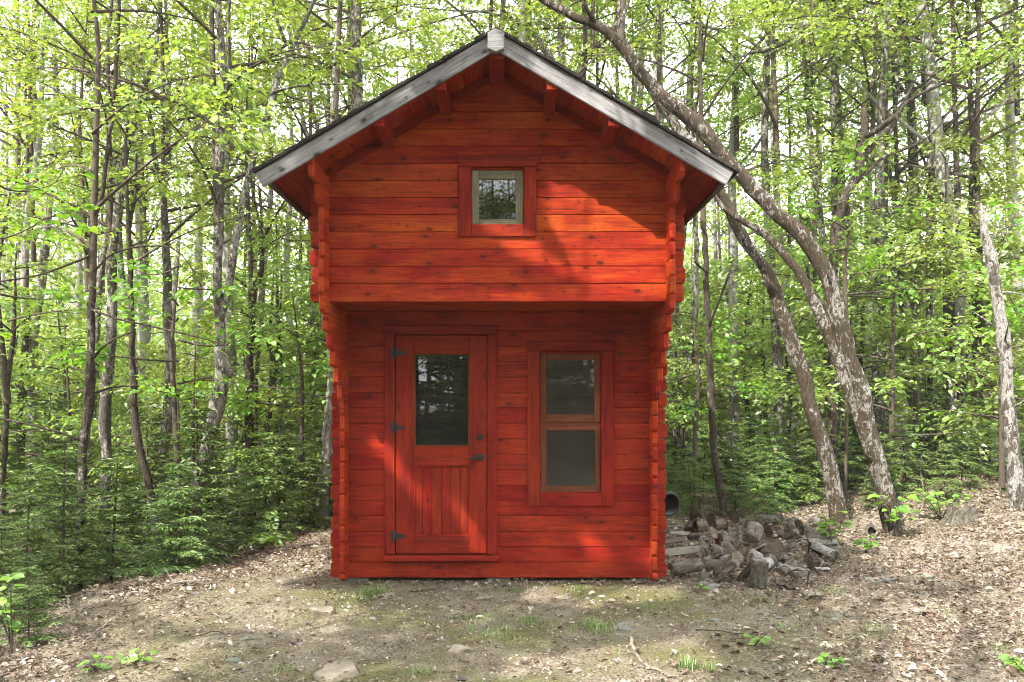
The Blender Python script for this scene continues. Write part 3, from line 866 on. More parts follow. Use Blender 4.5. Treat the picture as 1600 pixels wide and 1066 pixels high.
def crown_mesh(name, seed, Rr, H, limbs, subs, per, L0, leafm, up_bias=0.5, broad=False, start=0.0, span=0.5, sprays=5):
    q = np.random.default_rng(seed); g = Geo(); C = []; D = []
    for i in range(limbs):
        f = start + (1 - start) * (i + q.random()) / limbs
        az = i * 2.4 + q.normal(0, .4)
        ln = Rr * (1.0 - 0.55 * f) * q.uniform(.7, 1.2)
        a = np.array([0, 0, f * H]); out = np.array([math.cos(az), math.sin(az), 0])
        c = a + out * ln + np.array([0, 0, ln * up_bias * q.uniform(.3, 1.1)])
        b = a + out * ln * .5 + np.array([0, 0, ln * up_bias * .55]) + q.normal(0, .12, 3)
        P = bez(a, b, c, np.linspace(0, 1, 7)); r0 = 0.009 + 0.007 * ln
        tube_geo(g, P, np.linspace(r0, .004, 7), 5, 1, False)
        for k in range(subs):
            t = q.uniform(.25, 1.0); p = bez(a, b, c, [t])[0]
            sd = norm(out * q.uniform(.2, 1) + np.array([-out[1], out[0], 0]) * q.choice([-1, 1]) * q.uniform(.3, 1.0) + np.array([0, 0, q.uniform(-.15, .5)]))
            sl = ln * q.uniform(.25, .5); e = p + sd * sl - np.array([0, 0, .06 * sl])
            m_ = p + sd * sl * .5 + np.array([0, 0, .05 * sl])
            tube_geo(g, bez(p, m_, e, np.linspace(0, 1, 4)), np.linspace(.007, .0025, 4), 3, 1, False)
            for s in range(sprays):
                tt = q.uniform(.2, 1.0); pp = bez(p, m_, e, [tt])[0]
                dd = norm(sd + q.normal(0, .6, 3) * np.array([1, 1, .4]))
                C.append(pp); D.append(dd)
    # leader
    tube_geo(g, np.array([[0, 0, -.2], [q.normal(0, .06), q.normal(0, .06), H * .5], [q.normal(0, .15), q.normal(0, .15), H * 1.02]]), [.05, .03, .006], 6, 1, False)
    spray_leaves(g, np.array(C), np.array(D), q, per, span, L0, 0, .3, broad)
    return g.mesh(name, [leafm, M['twig']])

def fir_mesh(name, seed, H, Rr, whorls, mat, flat=0.9, droop=.18, step_=.055, tl=.13):
    """young fir or hemlock: flat drooping sprays of needle-clad twigs"""
    q = np.random.default_rng(seed); g = Geo()
    pos = []; d = []; n = []; L = []
    for i in range(whorls):
        f = (i + q.random() * .6) / whorls
        zz = H * (.05 + .93 * f)
        rad = Rr * (1 - f) ** .75 * q.uniform(.75, 1.15) + .06
        for k in range(q.integers(4, 7)):
            az = q.random() * 6.283
            out = np.array([math.cos(az), math.sin(az), 0]); sd = np.array([-out[1], out[0], 0])
            ln = rad * q.uniform(.65, 1.1)
            rise = q.uniform(.0, .3)
            T = np.arange(.12 * ln, ln, step_)
            if len(T) < 1: continue
            P = np.array([0, 0, zz]) + out * T[:, None] + np.array([0, 0, 1.0]) * (rise * T - droop * T * T / max(ln, .1))[:, None]
            tube_geo(g, np.vstack([[0, 0, zz], P[-1]]), [.005, .0015], 3, 1, False)
            for sgn in (-1, 1):
                w = tl * (1.15 - T / ln) * q.uniform(.7, 1.3, len(T)) + .035
                dd = norm(out * .75 + sd * sgn * q.uniform(.6, 1.0, len(T))[:, None] + np.array([0, 0, 1.0]) * q.normal(-.12, .2, len(T))[:, None])
                pos.append(P); d.append(dd); L.append(w)
                n.append(norm(np.array([0, 0, 1.0]) + q.normal(0, .35, (len(T), 3))))
                # second order twigs
                m_ = w > .08
                if m_.any():
                    for s2 in (-1, 1):
                        P2 = P[m_] + dd[m_] * (w[m_] * q.uniform(.35, .7, m_.sum()))[:, None]
                        pos.append(P2); d.append(norm(dd[m_] + np.cross(dd[m_], [0, 0, 1.0]) * s2 * .8 + q.normal(0, .1, (m_.sum(), 3))))
                        L.append(w[m_] * .55); n.append(norm(np.array([0, 0, 1.0]) + q.normal(0, .35, (m_.sum(), 3))))
            pos.append(P[-1:]); d.append(norm(out[None] + np.array([[0, 0, -.1]]))); L.append(np.array([.09])); n.append(np.array([[0, 0, 1.0]]))
    pos = np.vstack(pos); d = np.vstack(d); n = np.vstack(n); L = np.concatenate(L)
    leaves_geo(g, pos, d, n, L, np.clip(L * .30, .014, .034), 0, q, .03)
    tube_geo(g, np.array([[0, 0, -.1], [0, 0, H * .5], [0, 0, H]]), [.008 * H + .006, .005 * H + .004, .002], 6, 1, False)
    return g.mesh(name, [mat, M['twig']])

CROWN = [crown_mesh('maple_crown_%d' % i, 100 + i, 2.9, 6.0, 14, 5, 11, .098, M['leaf'], .45) for i in range(4)]
CROWN_THIN = [crown_mesh('sparse_crown_%d' % i, 140 + i, 2.5, 5.0, 11, 4, 10, .085, M['leaf'], .6) for i in range(2)]
SAPL = [crown_mesh('sapling_crown_%d' % i, 180 + i, 1.35, 2.9, 11, 5, 11, .082, M['leaf'], .18, False, .12, .42, 4) for i in range(3)]
BIG = [crown_mesh('broad_sapling_crown_%d' % i, 200 + i, 1.4, 2.6, 8, 3, 7, .10, M['leaf_near'], .15, True, .2, .42, 3) for i in range(2)]
FIR = [fir_mesh('fir_foliage_%d' % i, 300 + i, 1.55 + .25 * i, .80, 14 + i, M['needle']) for i in range(3)]
HEM = [fir_mesh('hemlock_foliage_%d' % i, 320 + i, 1.7 + .3 * i, .95, 12, M['needle_light'], .9, .28, .06, .15) for i in range(2)]

def trunk_points(px, depth, ddepth=0.0):
    P = []; r = []
    n = len(px)
    for i, (x, y, w) in enumerate(px):
        Y = depth + ddepth * i / max(1, n - 1)
        P.append(pt(x, y, Y)); r.append(w * .5 * Y / FPX)
    return np.array(P), np.array(r)

TREES = []
def traced_tree(name, label, depth, stems, bark, crown=None, cat='tree', group=None, lean=0.0, to_ground=True, broken=False, zc=3.6, cs=1.0, k=12):
    q = np.random.default_rng(len(TREES) + 900)
    main = stems[0]
    P, r = trunk_points(main, depth, lean)
    if to_ground:
        gx_, gy_ = P[0][0], P[0][1]
        g0 = float(gz(gx_, gy_))
        tdir = (P[0] - P[1]); tdir = tdir / max(1e-6, abs(tdir[2]))
        need = P[0][2] - g0
        if need > 0.02:
            foot = P[0] + tdir * need * (0.6 if need < 1.0 else .25)
            foot[2] = g0 + .03
            P = np.vstack([foot, P]); r = np.concatenate([[r[0] * 1.12], r])
        g0 = float(gz(P[0][0], P[0][1]))
        root = P[0].copy(); root[2] = g0 - .12
        P = np.vstack([root, P]); r = np.concatenate([[r[0] * 1.4], r])
    if main[-1][1] < 60 and not broken:
        dr = norm(P[-1] - P[-2]); dr = norm(dr + np.array([0, 0, .5]))
        P = np.vstack([P, P[-1] + dr * 1.6, P[-1] + dr * 3.4]); r = np.concatenate([r, [r[-1] * .7, r[-1] * .3]])
    base = np.array([P[0][0], P[0][1], float(gz(P[0][0], P[0][1]))])
    t = thing(name, base, label, cat, group)
    g = Geo()
    Q, rq = smooth_line(P - base, r, .14)
    Q = Q + q.normal(0, .006, Q.shape) * np.minimum(1, np.arange(len(Q))[:, None] / 4)
    lump = 1 + .10 * vnoise(np.arange(len(Q)) * .9, np.zeros(len(Q)), 1.0, len(TREES)) + q.normal(0, .035, len(Q))
    tube_geo(g, Q, rq * lump, k, 0, True, .05, len(TREES))
    for _ in range(4 if not broken or True else 0):     # broken stubs and twigs
        j = int(q.integers(len(Q) // 4, len(Q) - 1)); az = q.random() * 6.28; o_ = np.array([math.cos(az), math.sin(az), q.uniform(.1, .8)])
        ln = rq[j] * q.uniform(1.5, 3.0) + q.uniform(0, .25)
        tube_geo(g, np.array([Q[j], Q[j] + o_ * ln * .5, Q[j] + o_ * ln]), [max(.004, rq[j] * .22), max(.003, rq[j] * .16), .002], 5, 0, False)
    for s in stems[1:]:
        B, rb = trunk_points(s, depth + lean * .5 - .02)
        B = B + np.linspace(0, 1, len(B))[:, None] * np.array([0, q.uniform(-.5, .5), 0])
        Bq, rbq = smooth_line(B - base, rb, .12)
        tube_geo(g, Bq, rbq, max(5, k - 4), 0, True, .03, len(TREES) + 50)
    link('trunk', g.mesh('trunk', M[bark]), t, base)
    if crown is not None:
        me = crown
        zt = base[2] + zc
        j = int(np.argmin(np.abs(P[:, 2] - zt)))
        top = P[min(j, len(P) - 1)]
        c = link('crown', me, t, (top[0], top[1], min(zt, top[2])), (0, 0, q.random() * 6.28))
        s_ = cs * q.uniform(.9, 1.12); c.scale = (s_, s_, s_)
    TREES.append(t)
    return t

ct = CROWN; th_ = CROWN_THIN
traced_tree('maple_tree', 'slender dark-barked young maple with long arching side branches near the left edge', 8.4, [
    [(124, 845, 12), (127, 780, 12), (130, 700, 13), (138, 640, 15), (143, 560, 13), (143, 480, 10), (144, 420, 9), (143, 370, 9), (147, 345, 8), (158, 310, 6), (168, 240, 6), (176, 170, 6), (182, 100, 5), (186, 30, 5), (184, -10, 4)],
    [(142, 400, 4), (110, 412, 4), (60, 430, 3), (0, 440, 3)], [(130, 690, 4), (100, 675, 4), (50, 660, 3), (0, 650, 3)],
    [(144, 484, 4), (160, 490, 4), (190, 500, 3), (260, 515, 3), (330, 532, 2), (385, 548, 2)],
    [(146, 615, 4), (160, 606, 4), (195, 603, 3), (250, 618, 2)], [(146, 425, 4), (170, 402, 3), (210, 388, 3), (270, 388, 3), (300, 415, 2), (320, 450, 2)],
    [(142, 372, 4), (125, 355, 3), (95, 350, 2), (55, 342, 2)], [(147, 558, 5), (165, 545, 4), (190, 532, 3), (225, 522, 2)], [(143, 360, 4), (140, 320, 4), (138, 300, 3)],
    [(176, 160, 4), (160, 130, 3), (120, 95, 3), (60, 40, 2)], [(178, 150, 3), (200, 138, 2), (250, 137, 2), (310, 140, 2), (340, 128, 2)]],
    'bark_dark', ct[0], zc=3.6, cs=.75)
traced_tree('maple_tree', 'mottled grey maple leaning right at the top, second trunk from the left', 10.4, [
    [(165, 770, 15), (166, 700, 16), (164, 640, 18), (170, 560, 16), (174, 500, 14), (175, 440, 15), (174, 400, 15), (182, 350, 13), (190, 290, 12), (193, 250, 11), (205, 200, 11), (215, 160, 11), (228, 130, 9), (240, 100, 8), (246, 50, 6)],
    [(205, 205, 5), (190, 190, 4), (175, 178, 3)], [(190, 290, 4), (200, 300, 3), (215, 320, 3)]], 'bark_grey', ct[1], zc=4.4)
traced_tree('maple_tree', 'thin dark trunk curving away between two mottled grey maples', 9.8, [
    [(238, 790, 12), (228, 740, 12), (215, 680, 12), (209, 620, 11), (207, 560, 10), (206, 500, 9), (204, 440, 9), (204, 400, 7), (202, 360, 6), (212, 300, 5), (214, 240, 3)],
    [(210, 560, 4), (222, 580, 3), (232, 570, 2)]], 'bark_dark', th_[0], zc=3.8, cs=.7)
traced_tree('maple_tree', 'straight blotchy grey maple forking into two stems high up, fourth trunk from left', 11.0, [
    [(258, 760, 14), (256, 700, 16), (263, 640, 16), (266, 570, 15), (265, 540, 14), (262, 490, 14), (260, 420, 13), (258, 350, 11), (256, 300, 9), (262, 240, 9), (263, 160, 8), (262, 100, 6), (260, 30, 5)],
    [(257, 300, 8), (250, 260, 8), (248, 200, 8), (247, 150, 6), (240, 80, 5)], [(264, 180, 6), (280, 155, 5), (300, 125, 3)]], 'bark_grey', ct[2], zc=4.5)
traced_tree('maple_tree', 'thick crooked maple with a round burl and a leaning second stem, left of the cabin', 9.8, [
    [(308, 765, 18), (318, 720, 19), (333, 660, 21), (343, 610, 22), (347, 588, 24), (345, 570, 17), (344, 545, 15), (344, 500, 14), (340, 440, 14), (341, 400, 14), (342, 350, 14), (343, 250, 15), (346, 180, 13), (350, 140, 10), (345, 80, 8), (341, 20, 8), (340, -20, 8)],
    [(345, 500, 11), (352, 470, 12), (360, 420, 13), (366, 370, 13), (375, 320, 11), (382, 280, 10), (395, 230, 11), (410, 180, 11), (420, 150, 11), (428, 110, 9), (445, 75, 8), (460, 40, 7), (478, 0, 6), (500, -60, 4)],
    [(447, 68, 6), (440, 45, 5), (438, 20, 4)], [(422, 148, 5), (440, 136, 4), (480, 125, 4), (540, 120, 3)], [(348, 190, 5), (362, 120, 6), (366, 60, 5), (374, 0, 5)],
    [(345, 586, 14), (354, 584, 16), (353, 576, 10)]],
    'bark_grey', ct[3], zc=4.2, cs=.95)
traced_tree('maple_tree', 'dark straight trunk splitting into thin upright stems left of the birch', 11.2, [
    [(392, 770, 15), (391, 720, 16), (389, 640, 14), (390, 560, 13), (394, 520, 13), (394, 490, 9), (393, 440, 9), (391, 400, 8), (388, 340, 7), (386, 280, 5)],
    [(395, 515, 10), (396, 480, 8), (402, 448, 9), (412, 425, 8), (413, 380, 7), (414, 340, 5), (412, 300, 4)], [(412, 395, 4), (405, 330, 3), (402, 300, 2)],
    [(413, 372, 4), (430, 352, 3), (450, 330, 3), (478, 300, 2)], [(393, 500, 5), (380, 490, 5), (370, 478, 3)], [(394, 455, 4), (375, 440, 3), (355, 425, 2)]], 'bark_dark', th_[1], zc=4.0, cs=.8)
traced_tree('maple_tree', 'thin forked trunk leaning right from the foot of the dark straight trunk', 11.6, [
    [(400, 760, 11), (415, 680, 11), (424, 620, 9), (430, 570, 8), (434, 530, 6), (438, 480, 4), (440, 430, 3)],
    [(405, 740, 6), (425, 680, 5), (438, 620, 4)]], 'bark_dark', SAPL[0], zc=2.3, cs=.8)
traced_tree('maple_tree', 'slim dark stem slanting left in front of the pale birch', 12.2, [
    [(478, 710, 8), (466, 670, 8), (452, 640, 8), (440, 598, 7), (426, 560, 6), (414, 520, 5), (405, 480, 3)]], 'bark_dark', SAPL[1], zc=2.2, cs=.8)
traced_tree('birch_tree', 'white-barked birch beside the left wall of the cabin', 10.6, [
    [(507, 765, 15), (510, 700, 15), (514, 640, 15), (517, 600, 13), (517, 560, 11), (515, 500, 11), (514, 430, 10), (516, 330, 10), (520, 200, 8), (524, 100, 6), (528, 30, 5)]], 'bark_birch', th_[0], zc=5.0)
traced_tree('maple_tree', 'spindly pale double stem just left of the white birch', 13.0, [
    [(482, 720, 7), (480, 690, 8), (488, 650, 8), (487, 560, 9), (489, 520, 10), (488, 480, 9), (486, 440, 8), (484, 380, 7), (482, 330, 5)],
    [(492, 560, 4), (498, 480, 4), (500, 430, 3)]], 'bark_grey', ct[1], zc=4.6, cs=.8)
traced_tree('maple_tree', 'straight grey trunk rising behind the left slope of the roof', 12.0, [
    [(566, 765, 22), (562, 500, 21), (558, 165, 18), (557, 100, 17), (556, 50, 16), (554, -10, 15)]], 'bark_grey', ct[0], zc=6.5)
traced_tree('maple_tree', 'slim dark sapling trunk with a thin fork at the far left edge', 10.8, [
    [(4, 760, 8), (8, 690, 8), (12, 600, 8), (20, 530, 7), (22, 480, 5), (24, 430, 3), (26, 380, 2)],
    [(22, 525, 4), (40, 515, 3), (70, 505, 2)], [(21, 520, 3), (8, 500, 3), (-10, 480, 2)]], 'bark_dark', SAPL[2], zc=2.4)
traced_tree('maple_tree', 'broken dark leaning stem behind the far left sapling', 13.5, [
    [(32, 720, 12), (33, 650, 14), (38, 560, 10), (42, 500, 9), (40, 440, 7), (36, 380, 6), (30, 330, 5)],
    [(28, 605, 8), (45, 596, 9), (62, 574, 8)]], 'bark_dark', ct[2], zc=4.5)
traced_tree('maple_tree', 'clump of thin upright stems above the left eave of the roof', 15.0, [
    [(530, 760, 12), (524, 400, 10), (513, 190, 9), (503, 145, 8), (485, 95, 7), (470, 55, 6), (455, 0, 5)],
    [(520, 250, 7), (520, 188, 7), (527, 140, 6), (530, 30, 5), (533, -20, 4)], [(518, 195, 5), (535, 170, 5), (545, 145, 4)], [(514, 250, 6), (497, 205, 6), (480, 140, 5), (462, 65, 5), (450, 0, 4)],
    [(510, 280, 6), (479, 210, 6), (462, 130, 6), (447, 30, 5)]], 'bark_grey', ct[3], zc=7.0, cs=.8)
# right of the cabin
traced_tree('maple_tree', 'slim dark trunk standing just right of the cabin wall', 10.6, [
    [(1129, 790, 11), (1121, 740, 11), (1114, 690, 11), (1111, 620, 11), (1109, 560, 10), (1106, 500, 9), (1104, 440, 9), (1102, 390, 9), (1099, 340, 7), (1096, 300, 7), (1090, 230, 5), (1085, 160, 4)],
    [(1104, 425, 4), (1085, 420, 4), (1072, 417, 3)], [(1108, 510, 4), (1118, 470, 4), (1128, 430, 3)]], 'bark_dark', th_[1], zc=4.2, cs=.8)
traced_tree('maple_tree', 'grey trunk with a bulge, leaning beside the cabin wall at right', 14.0, [
    [(1052, 700, 12), (1060, 630, 12), (1070, 580, 12), (1077, 560, 13), (1084, 510, 10), (1087, 440, 8), (1088, 380, 8), (1086, 340, 7), (1082, 250, 6)],
    [(1046, 680, 12), (1046, 640, 12), (1045, 560, 11), (1044, 500, 9)]], 'bark_grey', ct[0], zc=5.0, cs=.8)
traced_tree('maple_tree', 'leaning lichen-covered trunk nearer the cabin, crossing behind the right eave', 9.5, [
    [(1311, 808, 26.0), (1298, 740, 25.2), (1285, 690, 23.5), (1268, 640, 21.8), (1253, 580, 21.0), (1235, 530, 21.0), (1218, 480, 21.0), (1205, 440, 20.2), (1180, 400, 17.6), (1160, 370, 17.6), (1140, 330, 17.6), (1125, 300, 17.6), (1095, 250, 17.6), (1070, 215, 17.6), (1055, 195, 16.0), (1035, 165, 13.4), (1010, 130, 10.1), (985, 100, 8.4), (970, 30, 6.7)],
    [(1110, 275, 6.7), (1125, 260, 5.9), (1150, 262, 4.2), (1180, 250, 3.4), (1190, 230, 2.5)], [(1160, 370, 4.2), (1180, 362, 3.4), (1200, 370, 2.5)]], 'bark_moss', th_[0], zc=6.2, cs=.9, k=16)
traced_tree('maple_tree', 'big mossy forked maple arching left over the cabin roof', 8.7, [
    [(1398, 838, 28.4), (1385, 780, 26.7), (1370, 720, 25.8), (1355, 660, 24.9), (1343, 600, 24.9), (1328, 560, 26.7), (1313, 510, 28.4), (1305, 470, 27.5), (1292, 430, 24.9), (1272, 395, 24.1), (1250, 365, 24.1), (1215, 335, 23.2), (1175, 295, 22.4), (1140, 255, 22.4), (1118, 230, 22.4), (1095, 200, 22.4), (1060, 170, 20.6), (1030, 145, 18.9), (1000, 110, 17.2), (975, 75, 16.3), (950, 50, 15.5), (920, 35, 14.6), (880, 18, 13.8), (840, -5, 12.9), (800, -25, 11.2)],
    [(1362, 720, 12.0), (1350, 680, 13.8), (1335, 630, 16.3), (1318, 575, 18.1), (1300, 515, 19.8), (1284, 482, 18.1), (1270, 450, 15.5), (1255, 420, 13.8), (1235, 395, 12.9), (1220, 375, 12.0), (1200, 355, 11.2), (1180, 343, 10.3), (1160, 330, 9.5), (1140, 315, 7.7), (1120, 280, 6.0)],
    [(955, 55, 9.5), (962, 40, 7.7), (975, 22, 6.0), (985, -5, 4.3)], [(1085, 195, 5.2), (1080, 165, 4.3), (1072, 140, 3.4)], [(930, 36, 6.9), (915, 22, 6.9), (905, -5, 5.2)]], 'bark_moss', ct[1], zc=6.6, cs=.75, k=18)
traced_tree('maple_tree', 'dark forked trunk seen above the right roof slope beneath the arching maple', 12.5, [
    [(905, 760, 16), (908, 400, 15), (910, 125, 13), (915, 95, 12), (926, 80, 11), (940, 66, 10), (958, 45, 8), (966, 30, 6)],
    [(911, 118, 8), (914, 70, 7), (912, 30, 6), (908, -10, 5)], [(916, 95, 4), (900, 72, 4), (886, 66, 3)]], 'bark_dark', ct[2], zc=7.2, cs=.8)
traced_tree('maple_tree', 'twin grey trunks close above the ridge on its right side', 14.0, [
    [(872, 760, 15), (876, 400, 14), (877, 100, 12), (876, 40, 10), (878, -10, 8)],
    [(876, 140, 9), (863, 95, 12), (850, 75, 12), (838, 58, 10), (826, 42, 8), (800, 30, 5), (760, 18, 4), (700, 14, 3), (640, 8, 3)]], 'bark_grey', ct[3], zc=8.2, cs=.9)
traced_tree('maple_tree', 'tall straight grey trunk right of the mossy forked maple', 13.0, [
    [(1374, 640, 14), (1376, 590, 14), (1376, 520, 14), (1378, 450, 13), (1382, 400, 12), (1382, 350, 11), (1383, 280, 10), (1383, 200, 9), (1384, 100, 8), (1383, 10, 7)],
    [(1384, 220, 6), (1400, 190, 6), (1410, 120, 6), (1416, 60, 5), (1424, 10, 4)]], 'bark_grey', ct[0], zc=5.0)
traced_tree('maple_tree', 'crooked blotchy twin trunks standing behind the young firs at right', 13.6, [
    [(1426, 650, 12), (1415, 580, 13), (1409, 520, 12), (1410, 480, 11), (1406, 430, 11), (1406, 400, 9), (1404, 340, 8), (1400, 280, 6)],
    [(1404, 600, 9), (1395, 560, 11), (1398, 520, 11), (1392, 470, 10), (1388, 420, 9), (1386, 370, 7)], [(1412, 490, 4), (1420, 475, 3), (1426, 465, 2)]], 'bark_grey', ct[1], zc=4.8, cs=.85)
traced_tree('maple_tree', 'thin straight pale trunk between crooked twin trunks and the dark thin pair', 13.0, [
    [(1453, 640, 8), (1453, 540, 9), (1452, 450, 9), (1453, 380, 8), (1453, 300, 8), (1456, 200, 7), (1454, 100, 6), (1450, 20, 4)],
    [(1455, 280, 4), (1447, 235, 4), (1436, 205, 3)]], 'bark_grey', th_[1], zc=4.8)
traced_tree('maple_tree', 'thread-thin brown stem, left one of the dark thin pair', 12.6, [
    [(1477, 650, 6), (1477, 540, 7), (1478, 460, 6), (1476, 390, 5), (1470, 300, 4), (1460, 230, 4), (1446, 210, 2)]], 'bark_dark', SAPL[0], zc=2.6, cs=.9)
traced_tree('maple_tree', 'thin dark stem with a hooked branch, right one of the thin pair', 12.4, [
    [(1502, 640, 9), (1492, 560, 9), (1488, 500, 8), (1490, 440, 7), (1492, 395, 8), (1500, 382, 7), (1512, 375, 5), (1520, 355, 4)],
    [(1490, 400, 5), (1482, 372, 4), (1478, 350, 3)]], 'bark_dark', SAPL[1], zc=2.8, cs=.9)
traced_tree('maple_tree', 'dark straight trunk behind the broken pale snag near the right edge', 12.4, [
    [(1541, 640, 11), (1538, 560, 11), (1533, 500, 12), (1530, 440, 12), (1530, 390, 11), (1525, 330, 9), (1522, 260, 9), (1518, 180, 8), (1516, 140, 7), (1515, 60, 5)],
    [(1528, 480, 8), (1520, 520, 9), (1515, 560, 8), (1508, 610, 7)]], 'bark_dark', ct[2], zc=4.6)
traced_tree('dead_snag', 'pale lichen-blotched dead trunk with a broken pointed top at the right edge', 8.6, [
    [(1592, 800, 25), (1587, 740, 22), (1580, 680, 22), (1574, 620, 18), (1571, 560, 19), (1565, 500, 17), (1554, 450, 15), (1547, 400, 17), (1540, 365, 12), (1535, 335, 10), (1530, 318, 6)],
    [(1560, 458, 4), (1580, 455, 4), (1610, 457, 3)], [(1545, 380, 3), (1560, 360, 2), (1585, 352, 2)]], 'bark_snag', None, broken=True, k=14)
traced_tree('maple_tree', 'pair of pale grey trunks directly behind the big mossy fork', 14.0, [
    [(1340, 640, 11), (1336, 540, 12), (1335, 470, 13), (1332, 400, 12), (1325, 340, 11), (1312, 290, 10), (1305, 250, 9), (1303, 100, 8), (1300, 10, 6)],
    [(1325, 560, 11), (1318, 490, 11), (1316, 400, 11), (1312, 350, 10), (1304, 300, 9)]], 'bark_grey', ct[3], zc=5.6, cs=.9)
traced_tree('maple_tree', 'dark crooked trunk with a broken stub and a long rising limb, upper right', 11.5, [
    [(1302, 620, 13), (1300, 500, 13), (1302, 400, 13), (1312, 330, 12), (1328, 295, 12), (1338, 275, 13), (1343, 245, 14), (1349, 205, 12), (1351, 180, 10), (1348, 168, 8)],
    [(1344, 250, 10), (1355, 240, 11), (1372, 218, 10), (1388, 203, 9), (1405, 182, 7), (1430, 150, 6), (1470, 128, 5), (1510, 108, 4), (1560, 65, 3), (1600, 35, 3)],
    [(1335, 288, 6), (1360, 265, 6), (1390, 240, 5), (1440, 220, 4), (1480, 190, 3), (1530, 120, 2)], [(1350, 215, 8), (1362, 210, 9), (1374, 200, 8)]], 'bark_dark', None, broken=True)
traced_tree('maple_tree', 'thin leaning stem between the two big leaning trunks', 12.0, [
    [(1320, 690, 9), (1312, 640, 9), (1295, 570, 8), (1280, 510, 7), (1266, 450, 6), (1258, 410, 5), (1250, 330, 4)],
    [(1268, 500, 3), (1255, 498, 3), (1240, 520, 2)]], 'bark_dark', SAPL[2], zc=2.8)
traced_tree('maple_tree', 'slender pale trunk with a long drooping dark limb above the right eave', 13.0, [
    [(1300, 650, 12), (1292, 480, 11), (1284, 360, 11), (1278, 310, 10), (1272, 280, 10), (1265, 200, 9), (1258, 100, 8), (1250, 30, 6)],
    [(1256, 42, 7), (1245, 55, 8), (1225, 68, 8), (1200, 78, 7), (1165, 88, 5), (1130, 103, 4)], [(1256, 45, 5), (1275, 30, 4), (1310, 26, 3), (1350, 34, 3)],
    [(1255, 66, 4), (1290, 70, 4), (1330, 92, 3), (1370, 110, 2)], [(1262, 130, 5), (1250, 100, 4), (1235, 72, 3)]], 'bark_grey', ct[0], zc=6.5, cs=.8)
traced_tree('maple_tree', 'fine grey trunk left of the dark crooked limb, reaching the top of the picture', 15.5, [
    [(1300, 640, 12), (1303, 400, 11), (1304, 220, 10), (1300, 120, 9), (1296, 30, 7)],
    [(1318, 420, 9), (1320, 250, 8), (1316, 130, 8), (1312, 40, 6)]], 'bark_grey', ct[1], zc=6.5, cs=.9)
traced_tree('maple_tree', 'bare dark stem with fine twigs in the upper right corner', 13.2, [
    [(1526, 600, 9), (1522, 420, 9), (1518, 330, 8), (1520, 240, 8), (1516, 160, 7), (1510, 80, 5), (1512, 20, 4)],
    [(1518, 230, 4), (1535, 270, 4), (1545, 300, 3)], [(1520, 250, 3), (1500, 215, 3), (1480, 190, 2)]], 'bark_dark', th_[0], zc=5.2, cs=.9)

# where a thing shows in the picture, told by the nearest trunk with a look of its own
MARKS = [(143, 'dark young maple'), (178, 'mottled maple'), (207, 'thin curving trunk'), (262, 'blotchy forked maple'), (343, 'maple with the burl'), (392, 'dark split trunk'), (432, 'thin forked trunk'), (513, 'white birch'),
         (557, 'trunk above the left eave'), (640, 'left roof slope'), (775, 'ridge'), (877, 'twin trunks above the ridge'), (912, 'dark fork above the roof'), (1000, 'right roof slope'), (1110, 'slim trunk by the cabin wall'), (1230, 'leaning lichen trunk'), (1300, 'mossy forked maple'), (1378, 'tall straight grey trunk'),
         (1410, 'crooked twin trunks'), (1453, 'thin straight pale trunk'), (1490, 'thin dark pair'), (1533, 'dark trunk beside the snag'), (1565, 'dead snag'), (15, 'far left sapling')]
def beside(X, Y):
    px = HX + X * FPX / Y
    m_ = min(MARKS, key=lambda a: abs(a[0] - px))
    return ('left of the ' if px < m_[0] else 'right of the ') + m_[1]
# ---- trees further back: one of each kind, then copies
def straight_tree(seed, H, r, crown, zc):
    q = np.random.default_rng(seed); g = Geo()
    P = [np.array([0, 0, -.15])]; d = np.zeros(2)
    for i in range(1, 9):
        d = d * .6 + q.normal(0, .10, 2); P.append(np.array([P[-1][0] + d[0], P[-1][1] + d[1], H * i / 8]))
    P = np.array(P); rr = r * np.linspace(1.15, .25, 9)
    A, ra = smooth_line(P, rr, .5); tube_geo(g, A, ra, 8, 0, True, .03, seed)
    for k in range(5):
        j = q.integers(2, 6); az = q.random() * 6.28; ln = q.uniform(.7, 1.8)
        o_ = np.array([math.cos(az), math.sin(az), q.uniform(.3, 1.1)])
        tube_geo(g, np.array([P[j], P[j] + o_ * ln * .5, P[j] + o_ * ln + np.array([0, 0, .15])]), [r * .3, r * .2, r * .08], 5, 0, False)
    return g.mesh('trunk', M[['bark_grey', 'bark_birch', 'bark_grey', 'bark_birch'][seed % 4]]), crown, zc
KINDS = [straight_tree(40 + i, 10.5 + .8 * i, .075 + .014 * (i % 4), CROWN[i % 4] if i % 2 else CROWN_THIN[i // 2 % 2], 4.2 + .9 * (i % 3)) for i in range(6)]

def clear_of(x, y):
    """keep planted things out of the clearing and the cabin"""
    if -1.95 < x < 1.75 and 4.0 < y < 10.2: return False
    return True

